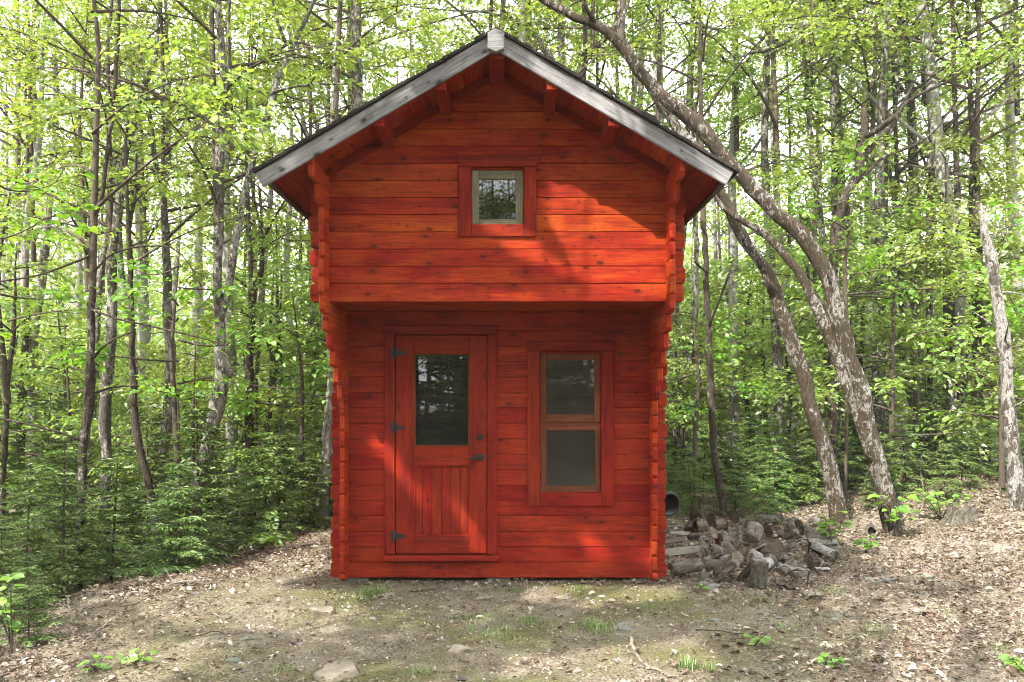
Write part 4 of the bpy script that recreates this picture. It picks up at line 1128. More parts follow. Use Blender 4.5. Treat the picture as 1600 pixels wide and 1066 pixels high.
q = np.random.default_rng(55)
n_far = 0; spots = []
while n_far < 66:
    Y = q.uniform(13.5, 42) if n_far > 34 else q.uniform(12.5, 20)
    X = q.uniform(-.74, .74) * Y
    if any((X - a) ** 2 + (Y - b) ** 2 < (1.5 if Y < 22 else 1.2) for a, b in spots): continue
    spots.append((X, Y)); n_far += 1
    tm, cr, zc = KINDS[q.integers(0, 6)]
    side = 'left' if X < -1.2 * Y / 12 else ('right' if X > 1.2 * Y / 12 else 'mid')
    ki = [k_[0].name for k_ in KINDS].index(tm.name)
    label = '%s tree %s just %s' % (['slim grey', 'thin pale', 'slender grey', 'pale', 'grey', 'whitish'][ki], 'midway back' if Y < 20 else ('far back' if Y < 30 else 'farthest back'), beside(X, Y))
    base = (X, Y, float(gz(X, Y)))
    t = thing('forest_tree', base, label, 'tree', {'left': 'far trees left of the cabin', 'right': 'far trees right of the cabin', 'mid': 'trees behind the cabin roof'}[side])
    s = q.uniform(.85, 1.2)
    tr = link('trunk', tm, t, base, (0, 0, q.random() * 6.28)); tr.scale = (s, s, s)
    c = link('crown', cr, t, (X, Y, base[2] + zc * s), (0, 0, q.random() * 6.28)); c.scale = (s, s, s * q.uniform(.95, 1.3))

# ---- leafy saplings of the understorey
n_s = 0; spots_s = []
while n_s < 225:
    Y = q.uniform(10.8, 34); X = q.uniform(-.73, .73) * Y
    if not clear_of(X, Y) or (1.2 < X < 4.2 and Y < 12.5) or abs(X) < .15 * Y: continue
    if any((X - a) ** 2 + (Y - b) ** 2 < .7 for a, b in spots_s): continue
    spots_s.append((X, Y)); n_s += 1
    base = (X, Y, float(gz(X, Y)))
    side = 'left' if X < 0 else 'right'
    t = thing('leafy_sapling', base, 'leafy sapling %s just %s' % ('close by' if Y < 15 else ('midway back' if Y < 22 else 'far back'), beside(X, Y)), 'sapling', 'leafy saplings in the woods %s of the cabin' % side)
    s = q.uniform(.75, 1.35)
    c = link('crown', SAPL[q.integers(0, 3)], t, (X, Y, base[2] + q.uniform(-.3, 1.1)), (0, 0, q.random() * 6.28)); c.scale = (s, s, s)
    g_h = 1.2 * s
STEM = Geo(); tube_geo(STEM, np.array([[0, 0, -.1], [.03, .02, .8], [0, 0, 1.7]]), [.022, .018, .012], 6, 0, False)
STEM = STEM.mesh('sapling_stem', M['twig'])
for o in [o for o in bpy.data.objects if o.name.startswith('leafy_sapling')]:
    link('stem', STEM, o, WP[o.name])

# ---- far wall of woods, too dense to count
q = np.random.default_rng(77)
g = Geo(); m = 90000
Y = q.uniform(34, 62, m); X = q.uniform(-.85, .85, m) * Y
cx = np.round(X / 3.0 + q.normal(0, .25, m)) * 3.0; X = X * .45 + cx * .55 + q.normal(0, .5, m)
Z = np.abs(q.normal(0, 5.2, m)) + gz(X, Y)
Z = np.where(Z > 17, q.uniform(0, 12, m), Z)
pos = np.stack([X, Y, Z], 1)
d = norm(q.normal(0, 1, (m, 3)) * np.array([1, 1, .5])); nn = norm(np.array([0, 0, 1.0]) + q.normal(0, .6, (m, 3)))
L = q.uniform(.28, .6, m)
leaves_geo(g, pos, d, nn, L, L * .6, 0, q)
tag(link('far_woods', g.mesh('far_woods', M['leaf'])), 'hazy mass of far green woods behind all the trunks', 'woods', None, 'stuff')

# ---- firs and hemlocks of the low layer
fir_left = [(-3.3, 7.6, 1.0), (-4.1, 7.0, 1.05), (-4.9, 7.7, 1.1), (-5.6, 7.2, 1.0), (-3.5, 8.6, 1.1), (-4.4, 8.4, 1.15), (-5.2, 8.8, 1.2), (-6.2, 8.6, 1.15), (-2.9, 9.2, .9),
            (-3.1, 10.2, 1.15), (-4.0, 9.9, 1.25), (-4.9, 10.3, 1.2), (-5.9, 10.0, 1.3), (-6.9, 9.6, 1.25), (-3.5, 11.6, 1.2), (-4.6, 11.8, 1.35), (-5.7, 11.9, 1.3), (-7.0, 11.4, 1.3), (-2.6, 11.0, .95), (-2.55, 9.9, .75), (-8.0, 11.9, 1.3), (-4.7, 6.5, .95), (-4.0, 6.0, .7)]
ordn = ['first', 'second', 'third', 'fourth', 'fifth', 'sixth', 'seventh', 'eighth', 'ninth', 'tenth', 'eleventh', 'twelfth', 'thirteenth', 'fourteenth', 'fifteenth', 'sixteenth', 'seventeenth', 'eighteenth', 'nineteenth', 'twentieth', 'twenty-first', 'twenty-second', 'twenty-third', 'twenty-fourth']
def plant(name, label, mesh, x, y, s, cat, group, seed, part='foliage'):
    z = float(gz(x, y)); qq = np.random.default_rng(seed)
    t = thing(name, (x, y, z), label, cat, group)
    c = link(part, mesh, t, (x, y, z), (qq.normal(0, .05), qq.normal(0, .05), qq.random() * 6.28))
    c.scale = (s, s, s * qq.uniform(.9, 1.1))
    return t
rows = {'nearest': [f for f in fir_left if f[1] < 8.0], 'middle': [f for f in fir_left if 8.0 <= f[1] < 9.7], 'back': [f for f in fir_left if f[1] >= 9.7]}
sd = 0
for rn, fs in rows.items():
    for i, (x, y, s) in enumerate(sorted(fs, key=lambda f: f[0] / f[1])):
        sd += 1
        plant('fir_sapling', 'dark feathery young fir left of the cabin, %s from the left in the %s row' % (ordn[i], rn), FIR[sd % 3] if sd % 4 else HEM[sd % 2], x, y, s * (.78 if y < 8 else .9), 'fir sapling', 'young firs on the low ground left of the cabin', 700 + sd)
fir_right = [(2.2, 11.2, .7), (2.9, 11.7, .85), (3.4, 12.8, 1.0), (2.4, 13.4, 1.1), (4.3, 12.2, .9), (5.0, 11.6, .9), (5.7, 12.4, 1.05), (6.4, 11.6, 1.0), (7.2, 12.0, 1.1), (5.6, 10.9, .7), (6.7, 10.4, .8), (7.4, 10.9, .95), (4.4, 13.9, 1.15), (6.2, 13.8, 1.2), (7.9, 13.4, 1.2), (3.6, 14.6, 1.2), (9.0, 13.0, 1.2), (8.2, 11.6, 1.1), (1.95, 10.4, .55), (2.5, 10.6, .62), (3.1, 10.7, .6), (3.7, 10.9, .7), (4.4, 11.2, .75), (5.1, 10.4, .6), (5.9, 10.1, .62), (4.9, 12.6, 1.0), (3.9, 11.6, .85), (1.9, 11.9, .8), (2.2, 12.6, .95), (6.9, 9.6, .6), (7.7, 10.0, .75), (5.4, 9.6, .42), (6.2, 9.2, .42), (1.7, 13.0, 1.0), (5.3, 13.3, 1.1), (7.0, 12.9, 1.1), (4.0, 13.0, 1.0), (2.9, 13.9, 1.1), (3.3, 9.95, .4), (4.7, 10.0, .4)]
rows = {'nearest': [f for f in fir_right if f[1] < 11.65], 'middle': [f for f in fir_right if 11.65 <= f[1] < 12.9], 'back': [f for f in fir_right if f[1] >= 12.9]}
for rn, fs in rows.items():
    for i, (x, y, s) in enumerate(sorted(fs, key=lambda f: f[0] / f[1])):
        sd += 1
        plant('fir_sapling', 'feathery young fir right of the cabin, %s from the cabin in the %s row' % (ordn[i], rn), HEM[sd % 2] if sd % 3 else FIR[sd % 3], x, y, s * .85, 'fir sapling', 'young firs in the woods right of the cabin', 700 + sd)

# ------------------------------------------------------------------ things on the ground
def gpt(px, py):
    """where the sight line of a photo pixel meets the ground"""
    Ys = np.arange(3.0, 30, .02)
    x = (px - HX) * Ys / FPX; z = CAMZ + (HY - py) * Ys / FPX
    j = int(np.argmax(z <= gz(x, Ys)))
    return np.array([x[j], Ys[j], float(gz(x[j], Ys[j]))])

def ico(sub=2):
    import bmesh
    bm = bmesh.new(); bmesh.ops.create_icosphere(bm, subdivisions=sub, radius=1.0)
    V = np.array([v.co[:] for v in bm.verts]); F = np.array([[v.index for v in f.verts] for f in bm.faces]); bm.free()
    return V, F
IV, IF = ico(3); IV1, IF1 = ico(1)

def stone(px, py, wpx, hpx, label, mat='stone_grey', flat=.35, seed=0, deep=.7):
    """stone whose outline is wpx x hpx photo pixels with its foot at (px, py)"""
    q = np.random.default_rng(seed + 5000)
    p = gpt(px, py); s = p[1] / FPX
    V = IV.copy()
    for k in range(12):                      # knock facets off
        n = norm(q.normal(0, 1, 3)); c = q.uniform(.5, .8)
        dd = V @ n; V = V - np.outer(np.maximum(dd - c, 0), n) * .92
    V[:, 2] = np.where(V[:, 2] > .42, .42 + (V[:, 2] - .42) * .18, V[:, 2])
    V[:, :2] *= (1 + .16 * np.sin(np.arctan2(V[:, 1], V[:, 0]) * 3 + seed) + .10 * np.sin(np.arctan2(V[:, 1], V[:, 0]) * 5 + 2 * seed))[:, None]
    V += .035 * np.stack([vnoise(V[:, 1] * 3, V[:, 2] * 3, 1.3, seed + k) for k in range(3)], 1)
    w = wpx * s * .5
    V = V * np.array([w, w * deep, max(hpx * s * .75, .018)])
    a = q.uniform(-.4, .4); c, sn = math.cos(a), math.sin(a)
    V[:, 0], V[:, 1] = V[:, 0] * c - V[:, 1] * sn, V[:, 0] * sn + V[:, 1] * c
    g = Geo(); g.add(V, IF, 0, True)
    o = link('stone', g.mesh('stone', M[mat]), None, p + np.array([0, w * deep * .5, -.004]))
    return tag(o, label, 'stone', 'stones lying in the clearing')

stone(522, 1062, 86, 34, 'large flat grey-tan stone at the bottom edge, biggest in the clearing', 'stone_tan', seed=1, deep=1.0)
stone(360, 1036, 34, 16, 'round greenish stone left of the large flat stone', 'stone_green', seed=2)
stone(384, 1002, 34, 12, 'small dark greenish stone among leaves above the round greenish one', 'stone_green', seed=3)
stone(505, 958, 52, 16, 'sunlit tan stone left of the door, half sunk in sand', 'stone_tan', seed=4)
stone(225, 912, 34, 17, 'pale rounded stone on the crest of the left bank', 'stone_tan', seed=5)
stone(445, 912, 42, 13, 'flat tan stone close to the left corner of the cabin', 'stone_tan', seed=6)
stone(756, 938, 32, 13, 'pointed pale tan stone in front of the door', 'stone_tan', seed=7)
stone(692, 951, 26, 9, 'small flat tan stone left of the pointed pale stone', 'stone_tan', seed=8)
stone(720, 1022, 58, 18, 'broad low half-buried stone in the middle foreground', 'stone_tan', seed=9)
stone(974, 984, 44, 13, 'flat smooth grey stone below the ground floor window', 'stone_grey', seed=10)
stone(1118, 972, 24, 13, 'small greenish stone in front of the woodpile', 'stone_green', seed=11)
stone(1308, 967, 44, 12, 'flat mossy grey stone right of the woodpile front', 'stone_green', seed=12)
stone(1378, 912, 66, 16, 'long flat grey slab lying right of the woodpile', 'stone_grey', seed=13)
stone(1455, 905, 34, 14, 'low greenish stone beside the long grey slab', 'stone_green', seed=14)
stone(1098, 918, 20, 22, 'left one of two small upright grey stones by the cabin corner', 'stone_grey', seed=15)
stone(1116, 920, 22, 20, 'right one of two small upright grey stones by the cabin corner', 'stone_grey', seed=16)
stone(1150, 990, 22, 9, 'small grey stone left of the flat mossy one', 'stone_grey', seed=17)
stone(1570, 858, 42, 12, 'sunlit pale slab at the right edge', 'stone_tan', seed=18)
stone(1492, 872, 40, 12, 'pale stone in the sunlit leaves at right', 'stone_tan', seed=19)
stone(690, 1003, 16, 8, 'tiny pale stone above the broad half-buried one', 'stone_tan', seed=20)
stone(305, 930, 22, 9, 'small grey stone on the left bank below the pale rounded one', 'stone_grey', seed=21)
stone(880, 936, 30, 8, 'thin tan stone in front of the wall between door and window', 'stone_tan', seed=22)
stone(470, 1008, 20, 8, 'small grey stone above the large flat stone', 'stone_grey', seed=23)
stone(600, 935, 46, 10, 'low sandy stone in front of the door sill', 'stone_tan', seed=24)

# firewood: round, halved and hollow pieces
def firewood(px, py, wpx, lpx, yaw, pitch, label, bark='bark_grey', end='end_grey', split=0, hollow=False, lift=0.0, seed=0, side_mat=None, name='firewood_log'):
    """piece of wood with diameter wpx and length lpx photo pixels; yaw about z, pitch from lying (0) to upright (90)"""
    q = np.random.default_rng(seed + 6000)
    p = gpt(px, py); s = p[1] / FPX
    r = wpx * s * .50; L = lpx * s * 1.02
    k = 18; th = np.arange(k) * 2 * math.pi / k
    rad = r * (1 + .06 * np.sin(2 * th + q.random() * 6) + .05 * np.sin(3 * th + q.random() * 6) + q.normal(0, .02, k))
    X = rad * np.cos(th); Yv = rad * np.sin(th)
    if split: Yv = np.maximum(Yv, -r * (.15 if split == 1 else .55))     # flat split face
    zs_ = np.linspace(-L / 2, L / 2, 6)
    g = Geo(); V = []
    for i, z in enumerate(zs_):
        f = 1 + q.normal(0, .02)
        V.append(np.stack([X * f, Yv * f, z + q.normal(0, .006, k) * (i in (0, 5))], 1))
    V = np.array(V); idx = np.arange(6 * k).reshape(6, k)
    F = np.stack([idx[:-1], np.roll(idx[:-1], -1, 1), np.roll(idx[1:], -1, 1), idx[1:]], -1)
    flatf = np.array([split and Yv[j] <= -r * (.14 if split == 1 else .54) and Yv[(j + 1) % k] <= -r * (.14 if split == 1 else .54) for j in range(k)])
    g.add(V.reshape(-1, 3), F[:, ~flatf].reshape(-1, 4), 0, True)
    if flatf.any(): g.f.append((F[:, flatf].reshape(-1, 4), 2, False))
    for e, row in ((0, V[0]), (1, V[-1])):
        c = row.mean(0); n0 = g.n
        if hollow:
            inn = c + (row - c) * .72; deep = inn + np.array([0, 0, (.6 if e == 0 else -.6) * L * .6])
            g.add(np.vstack([row, inn, deep]), [[i, (i + 1) % k, k + (i + 1) % k, k + i][:: (-1 if e == 0 else 1)] for i in range(k)], 1)
            g.f.append((np.array([[n0 + k + i, n0 + k + (i + 1) % k, n0 + 2 * k + (i + 1) % k, n0 + 2 * k + i] for i in range(k)]), 3, False))
            g.f.append((np.array([[n0 + 2 * k + i for i in range(k)]]), 3, False))
        else:
            g.v.append(c[None]); g.n += 1; o0 = e * 5 * k
            g.f.append((np.array([[o0 + i, o0 + (i + 1) % k, n0][:: (-1 if e == 0 else 1)] for i in range(k)]), 1, False))
    me = g.mesh(name, [M[bark], M[end], M[side_mat] if side_mat else M[end], M['end_brown']])
    hgt = r * math.cos(R(pitch)) + L / 2 * math.sin(R(pitch))
    o = link(name, me, None, p + np.array([0, r * .8, hgt * .88 + lift]))
    o.rotation_mode = 'ZYX'
    o.rotation_euler = (0, 0, 0)
    from mathutils import Matrix
    Mx = Matrix.Rotation(R(yaw), 4, 'Z') @ Matrix.Rotation(R(90 - pitch), 4, 'Y') @ Matrix.Rotation(q.uniform(-.6, .6) + (R(90) if split else 0), 4, 'Z')
    o.rotation_mode = 'QUATERNION'; o.rotation_quaternion = Mx.to_quaternion()
    return tag(o, label, 'firewood', 'weathered firewood heaped right of the cabin')

firewood(1196, 921, 36, 42, 10, 84, 'upright round of wood with an orange split side at the front of the woodpile', 'bark_wood', 'end_grey', 1, seed=1, side_mat='split_orange')
firewood(1246, 922, 46, 28, 20, 80, 'squat grey round with a flat cut top, front right of the woodpile', 'bark_wood', 'end_grey', 0, seed=2)
firewood(1146, 917, 34, 44, -50, 42, 'tilted half log with a bright sunlit face beside the upright round', 'bark_wood', 'end_brown', 1, seed=3)
firewood(1172, 915, 15, 50, -60, 48, 'thin grey split stick leaning against the upright round', 'bark_wood', 'end_grey', 2, seed=4)
firewood(1074, 905, 26, 50, 12, 6, 'flat weathered slab of wood lying by the cabin corner', 'bark_wood', 'end_grey', 1, seed=5)
firewood(1139, 880, 22, 44, 82, 0, 'round grey log end facing forward behind the tilted half log', 'bark_wood', 'end_grey', 0, lift=.03, seed=6)
firewood(1160, 878, 22, 44, 96, 2, 'brown log end facing forward, right of the grey log end', 'bark_wood', 'end_brown', 0, lift=.03, seed=7)
firewood(1215, 882, 36, 50, 76, -4, 'thick brown round with bark cap lying behind the upright round', 'bark_wood', 'end_brown', 0, lift=.02, seed=8)
firewood(1251, 880, 34, 34, 10, 74, 'short greenish-grey block right of the thick brown round', 'bark_moss', 'end_grey', 0, seed=9)
firewood(1290, 868, 26, 40, -10, 8, 'pale birch chunk under the round-leaved shrub', 'bark_birch', 'end_grey', 1, seed=10)
firewood(1112, 842, 24, 48, 8, 4, 'hollow pale birch log with a dark open end', 'bark_birch', 'end_grey', 0, True, .05, seed=11)
firewood(1096, 864, 20, 50, -38, 24, 'mossy log leaning down to the right near the planks', 'bark_moss', 'end_brown', 0, lift=.03, seed=12)
firewood(1150, 858, 24, 56, 20, 10, 'grey log across the middle of the woodpile', 'bark_wood', 'end_grey', 0, lift=.02, seed=13)
firewood(1180, 858, 26, 34, 60, 30, 'grey block with a rough face in the middle of the woodpile', 'bark_wood', 'end_grey', 1, lift=.02, seed=14)
firewood(1132, 826, 24, 44, 24, 6, 'mossy log end at the back of the woodpile near the slim dark trunk', 'bark_moss', 'end_brown', 0, lift=.01, seed=15)
firewood(1106, 818, 20, 50, -14, 6, 'mossy round log at the back left of the woodpile', 'bark_moss', 'end_brown', 0, lift=.01, seed=16)
firewood(1168, 826, 18, 34, -14, 6, 'short pale log at the back of the woodpile', 'bark_birch', 'end_grey', 0, lift=.02, seed=17)
firewood(1228, 845, 24, 56, 14, 4, 'dark log lying behind the thick brown round', 'bark_dark', 'end_brown', 0, lift=.03, seed=18)
firewood(1262, 838, 20, 46, -22, 10, 'dark log sloping toward the leaning trunk', 'bark_dark', 'end_brown', 0, lift=.02, seed=19)
firewood(1205, 822, 18, 42, 30, 0, 'grey split piece among brown leaves behind the pile', 'bark_wood', 'end_grey', 1, lift=.0, seed=20)
firewood(1085, 838, 18, 40, 60, 30, 'mossy stub standing between the cabin and the hollow birch log', 'bark_moss', 'end_brown', 0, lift=.02, seed=21)
firewood(1230, 902, 16, 34, 40, 14, 'thin bark slab wedged behind the squat grey round', 'bark_wood', 'end_brown', 2, seed=22)
firewood(1272, 892, 26, 12, 10, 6, 'dark flat bark chip at the right end of the woodpile', 'bark_dark', 'end_brown', 2, seed=23)
firewood(1120, 895, 18, 38, -16, 4, 'grey splinter of wood between flat slab and tilted half log', 'bark_wood', 'end_grey', 2, seed=24)
firewood(1364, 838, 18, 26, 70, 0, 'small white hollow birch tube between the two leaning trunks', 'bark_birch', 'end_grey', 0, True, .0, seed=25)
fill = [('small grey split piece', 'bark_wood', 'end_grey', 1), ('mossy stick of wood', 'bark_moss', 'end_brown', 0), ('pale bark-covered piece', 'bark_birch', 'end_grey', 2), ('weathered silvery piece', 'bark_wood', 'end_grey', 2)]
where = ['under the hollow birch log', 'beside the hollow birch log', 'behind the tilted half log', 'left of the thick brown round', 'above the two log ends', 'between the flat slab and the planks', 'below the mossy leaning log', 'right of the grey block', 'behind the short greenish block', 'left of the pale birch chunk', 'at the foot of the slim dark trunk', 'behind the upright round', 'on top of the middle grey log', 'in front of the dark sloping log', 'at the rear right of the pile', 'at the rear centre of the pile', 'left of the two log ends', 'in front of the squat round', 'near the leaning trunk', 'beside the pale short log']
qf = np.random.default_rng(64)
for i, wh in enumerate(where):
    nm, bk, en, sp = fill[i % 4]
    extra = i
    firewood(qf.uniform(1078, 1300), qf.uniform(828, 906), qf.uniform(14, 22), qf.uniform(28, 46), qf.uniform(35, 140), qf.uniform(-4, 18), nm + ' ' + wh, bk, en, sp, lift=qf.uniform(-.04, .0), seed=100 + i)
for i in range(26):
    u, v = qf.uniform(1075, 1310), qf.uniform(824, 912)
    cell = ('left' if u < 1150 else ('middle' if u < 1230 else 'right'), 'rear' if v < 855 else ('centre' if v < 885 else 'front'))
    firewood(u, v, qf.uniform(8, 15), qf.uniform(14, 30), qf.uniform(-80, 80), qf.uniform(-4, 40), 'small grey chip of wood in the %s %s of the woodpile' % cell, ['bark_wood', 'bark_birch', 'bark_wood'][i % 3], 'end_grey', i % 3, lift=qf.uniform(-.01, .01), seed=140 + i, name='wood_chip')
# planks between cabin and pile
def plank(px, py, lpx, hpx, yaw, pitch, label, mat='old_wood', lift=.0):
    p = gpt(px, py); s = p[1] / FPX
    o = plate('plank', rect(-lpx * s / 2, -hpx * s / 2, lpx * s / 2, hpx * s / 2), -.011, .011, M[mat], None, .003)
    o.location = tuple(p + np.array([0, .05, hpx * s / 2 + .02 + lift])); o.rotation_euler = (R(-28), R(pitch), R(yaw))
    return tag(o, label, 'plank', 'old planks beside the cabin')
plank(1066, 872, 64, 12, 10, -4, 'pale weathered plank lying by the right wall of the cabin')
plank(1054, 858, 40, 8, -24, -12, 'thinner mossy plank above the pale weathered plank', lift=.03)
plank(1064, 848, 44, 6, 30, 8, 'short old board farthest back by the right wall', lift=.05)
# black ribbed pipe end by the corner
p = pt(1046, 788, 8.4); g = Geo()
V = []; k = 28; prof = [(.115, -.30), (.127, -.28), (.115, -.25), (.127, -.2), (.115, -.15), (.127, -.1), (.115, -.05), (.127, 0), (.11, .0), (.11, -.29)]
for r_, y_ in prof:
    for i in range(k):
        a = i * 2 * math.pi / k; V.append((r_ * math.cos(a), -y_ * 1.4, r_ * math.sin(a)))
n = len(prof)
g.add(V, [[j * k + i, j * k + (i + 1) % k, (j + 1) * k + (i + 1) % k, (j + 1) * k + i] for j in range(n - 1) for i in range(k)], 0, True)
g.f.append((np.array([[(n - 1) * k + i for i in range(k)]]), 0, False))
pipe = tag(link('drain_pipe', g.mesh('drain_pipe', M['black_plastic']), None, (p[0] + .0, 8.4, p[2]), (R(4), 0, R(14))), 'black ribbed pipe end lying behind the right corner of the cabin', 'pipe')
# heaped earth and wood under it
firewood(1056, 832, 34, 60, 6, 3, 'thick mossy log carrying the black pipe end', 'bark_moss', 'end_brown', 0, lift=.04, seed=31)
firewood(1066, 812, 26, 56, -6, 3, 'upper mossy log carrying the black pipe end', 'bark_moss', 'end_brown', 0, lift=.09, seed=32)

# weathered stump in the sun at right
p = gpt(1520, 820); q = np.random.default_rng(12); g = Geo(); k = 22
th = np.arange(k) * 2 * math.pi / k; V = []
for j, (z, r_) in enumerate([(-.06, .19), (.03, .14), (.08, .12), (.13, .11), (.16, .105)]):
    rr_ = r_ * (1 + .12 * np.sin(3 * th + 1) + .1 * np.sin(5 * th + 2) + q.normal(0, .03, k))
    zz = z + (q.uniform(-.09, .05, k) if j == 4 else 0)
    V.append(np.stack([rr_ * np.cos(th) * 1.25, rr_ * np.sin(th), np.zeros(k) + zz], 1))
V.append(V[-1] * np.array([.6, .6, 1]) - np.array([0, 0, .07]))
idx = np.arange(6 * k).reshape(6, k)
g.add(np.array(V).reshape(-1, 3), np.stack([idx[:-1], np.roll(idx[:-1], -1, 1), np.roll(idx[1:], -1, 1), idx[1:]], -1).reshape(-1, 4), 0, False)
g.f.append((idx[5:6], 1, False))
tag(link('tree_stump', g.mesh('tree_stump', [M['bark_wood'], M['end_grey']]), None, p + np.array([0, .2, 0])), 'weathered silver-grey broken stump in the sunlit leaves at right', 'stump')

# fallen sticks
def stick(pxs, r, label, mat='stick', lift=.015, seed=0, twigs=0):
    q = np.random.default_rng(seed + 40)
    P = []
    for x, y, h in pxs:
        a = gpt(x, y); a[2] += lift + h; P.append(a)
    P = np.array(P); c = P[0].copy()
    A, ra = smooth_line(P - c, np.linspace(r, r * .45, len(P)), .05)
    A = A + q.normal(0, .006, A.shape)
    g = Geo(); tube_geo(g, A, ra, 7, 0, True, .06, seed)
    for t in range(twigs):
        j = q.integers(2, len(A) - 1); d = q.normal(0, 1, 3) * np.array([1, .6, .35]); d = d / np.linalg.norm(d); d[2] = abs(d[2])
        tube_geo(g, np.array([A[j], A[j] + d * .09, A[j] + d * .2 + np.array([0, 0, .02])]), [r * .45, r * .3, r * .15], 5, 0, False)
    return tag(link('fallen_branch', g.mesh('fallen_branch', M[mat]), None, c), label, 'branch', 'sticks fallen on the ground')
stick([(985, 1003, .02), (992, 1025, 0), (1005, 1042, 0), (1030, 1054, 0), (1060, 1064, 0)], .012, 'crooked grey stick curving to the bottom edge in the middle', seed=1)
stick([(335, 915, .0), (300, 916, .02), (275, 917, .02), (255, 925, .01), (225, 940, 0), (190, 950, 0)], .011, 'long curved pale stick on the crest of the left bank', seed=2, twigs=3)
stick([(113, 978, .0), (108, 955, .05), (102, 938, .12), (98, 930, .16)], .008, 'short forked twig poking up on the left bank', seed=3, twigs=2)
stick([(1085, 990, 0), (1120, 992, .01), (1160, 996, 0), (1200, 994, 0)], .006, 'thin straight stick in front of the woodpile', 'twig', seed=4)
stick([(640, 928, 0), (668, 924, 0), (692, 921, 0)], .008, 'short dark stick before the door sill', 'twig', seed=5)
stick([(1405, 1008, 0), (1435, 1014, .01), (1470, 1020, 0)], .006, 'thin twig among leaves at lower right', 'twig', seed=6)
stick([(130, 1010, 0), (165, 985, .02), (200, 965, 0), (240, 950, 0)], .007, 'slender twig slanting up the left bank', 'stick', seed=7)
stick([(300, 1000, 0), (330, 994, .01), (362, 996, 0)], .006, 'small twig beside the dark greenish stone', 'twig', seed=8)
stick([(1440, 800, .0), (1443, 785, .12), (1438, 760, .32), (1447, 745, .42)], .007, 'thin pale dead twig standing left of the stump', 'stick', seed=9, twigs=4)

# ------------------------------------------------------------------ small plants
def leafy_plant(px, py, Y, stems, label, seed, L0=.09, mat='leaf_near', h=.4, spread=.25, per=6, name='leafy_shrub', cat='shrub', foot=None, droop=.3):
    q = np.random.default_rng(seed + 70)
    base = gpt(px, py) if Y is None else np.array([at(px, py, Y)[0], Y, float(gz(at(px, py, Y)[0], Y))])
    t = thing(name, base, label, cat, 'small leafy plants')
    gs = Geo(); gl = Geo(); pos = []; d = []; n = []
    for i in range(stems):
        az = q.random() * 6.28; e = np.array([math.cos(az) * spread * q.uniform(.4, 1), math.sin(az) * spread * q.uniform(.3, .8), h * q.uniform(.6, 1.05)])
        P = bez(np.zeros(3), np.array([e[0] * .3, e[1] * .3, e[2] * .7]), e, np.linspace(0, 1, 6))
        tube_geo(gs, P, np.linspace(.006, .002, 6), 5, 0, False)
        for kk in range(per):
            tt = q.uniform(.35, 1.0); pp = bez(np.zeros(3), np.array([e[0] * .3, e[1] * .3, e[2] * .7]), e, [tt])[0]
            a2 = q.random() * 6.28; dd = np.array([math.cos(a2), math.sin(a2), q.uniform(-droop, .15)])
            pos.append(pp + dd * .02); d.append(dd); n.append(np.array([0, -.25, 1.0]) + q.normal(0, .25, 3))
    pos = np.array(pos); L = L0 * q.uniform(.6, 1.2, len(pos))
    leaves_geo(gl, pos, norm(np.array(d)), norm(np.array(n)), L, L * .8, 0, q, .08, True)
    link('stem', gs.mesh('stem', M['twig']), t, base)
    link('leaves', gl.mesh('leaves', M[mat]), t, base)
    return t
leafy_plant(1302, 868, None, 7, 'round-leaved bright green shrub at the foot of the leaning trunk', 1, .105, h=.45, spread=.26, per=6)
leafy_plant(1352, 868, None, 4, 'low leafy sprig between the two big leaning trunks', 2, .10, h=.18, spread=.2, per=5)
leafy_plant(1402, 842, None, 6, 'yellow-green leafy sprig in front of the mossy forked maple', 3, .12, h=.48, spread=.36, per=7)
leafy_plant(1470, 815, None, 7, 'sunlit low leafy spray left of the stump', 4, .08, h=.42, spread=.45, per=10)
leafy_plant(1226, 800, None, 3, 'slim seedling with pale tip leaves among the firs right of the cabin', 5, .14, h=.75, spread=.1, per=4)
leafy_plant(1190, 795, None, 4, 'leafy seedling behind the back of the woodpile', 6, .10, h=.5, spread=.25, per=6)
leafy_plant(1258, 792, None, 5, 'bright ground plant in the sun behind the woodpile', 7, .085, h=.3, spread=.3, per=8)
leafy_plant(18, 975, 5.0, 5, 'broad-leaved seedling at the left edge in front of the firs', 8, .075, h=.5, spread=.16, per=6)
leafy_plant(1060, 897, None, 2, 'tiny two-leaved seedling between cabin corner and wood slab', 9, .06, h=.06, spread=.05, per=3)
leafy_plant(410, 862, None, 4, 'low green fern-like tuft at the edge of the left bank', 10, .10, h=.22, spread=.25, per=8)
leafy_plant(150, 1050, None, 3, 'small green seedling among brown leaves at lower left', 11, .06, h=.08, spread=.1, per=5)
leafy_plant(210, 1042, None, 3, 'yellowish seedling right of the lower left seedling', 12, .055, h=.08, spread=.1, per=5)
leafy_plant(1098, 925, None, 2, 'seedling by the two small upright grey stones', 13, .05, h=.06, spread=.06, per=4)
leafy_plant(1290, 1040, None, 3, 'pale green seedling in the sunlit leaves at lower right', 14, .055, h=.07, spread=.1, per=5)
leafy_plant(1180, 1010, None, 3, 'small green seedling below the woodpile', 15, .05, h=.07, spread=.09, per=5)
leafy_plant(1590, 1050, None, 3, 'green seedling in the lower right corner', 16, .06, h=.09, spread=.1, per=6)
x_, y_ = at(45, 900, 5.2)[0], 5.2
plant('pine_seedling', 'small pale green pine seedling at the left edge of the bank', FIR[0], x_, y_, .36, 'pine seedling', None, 31)
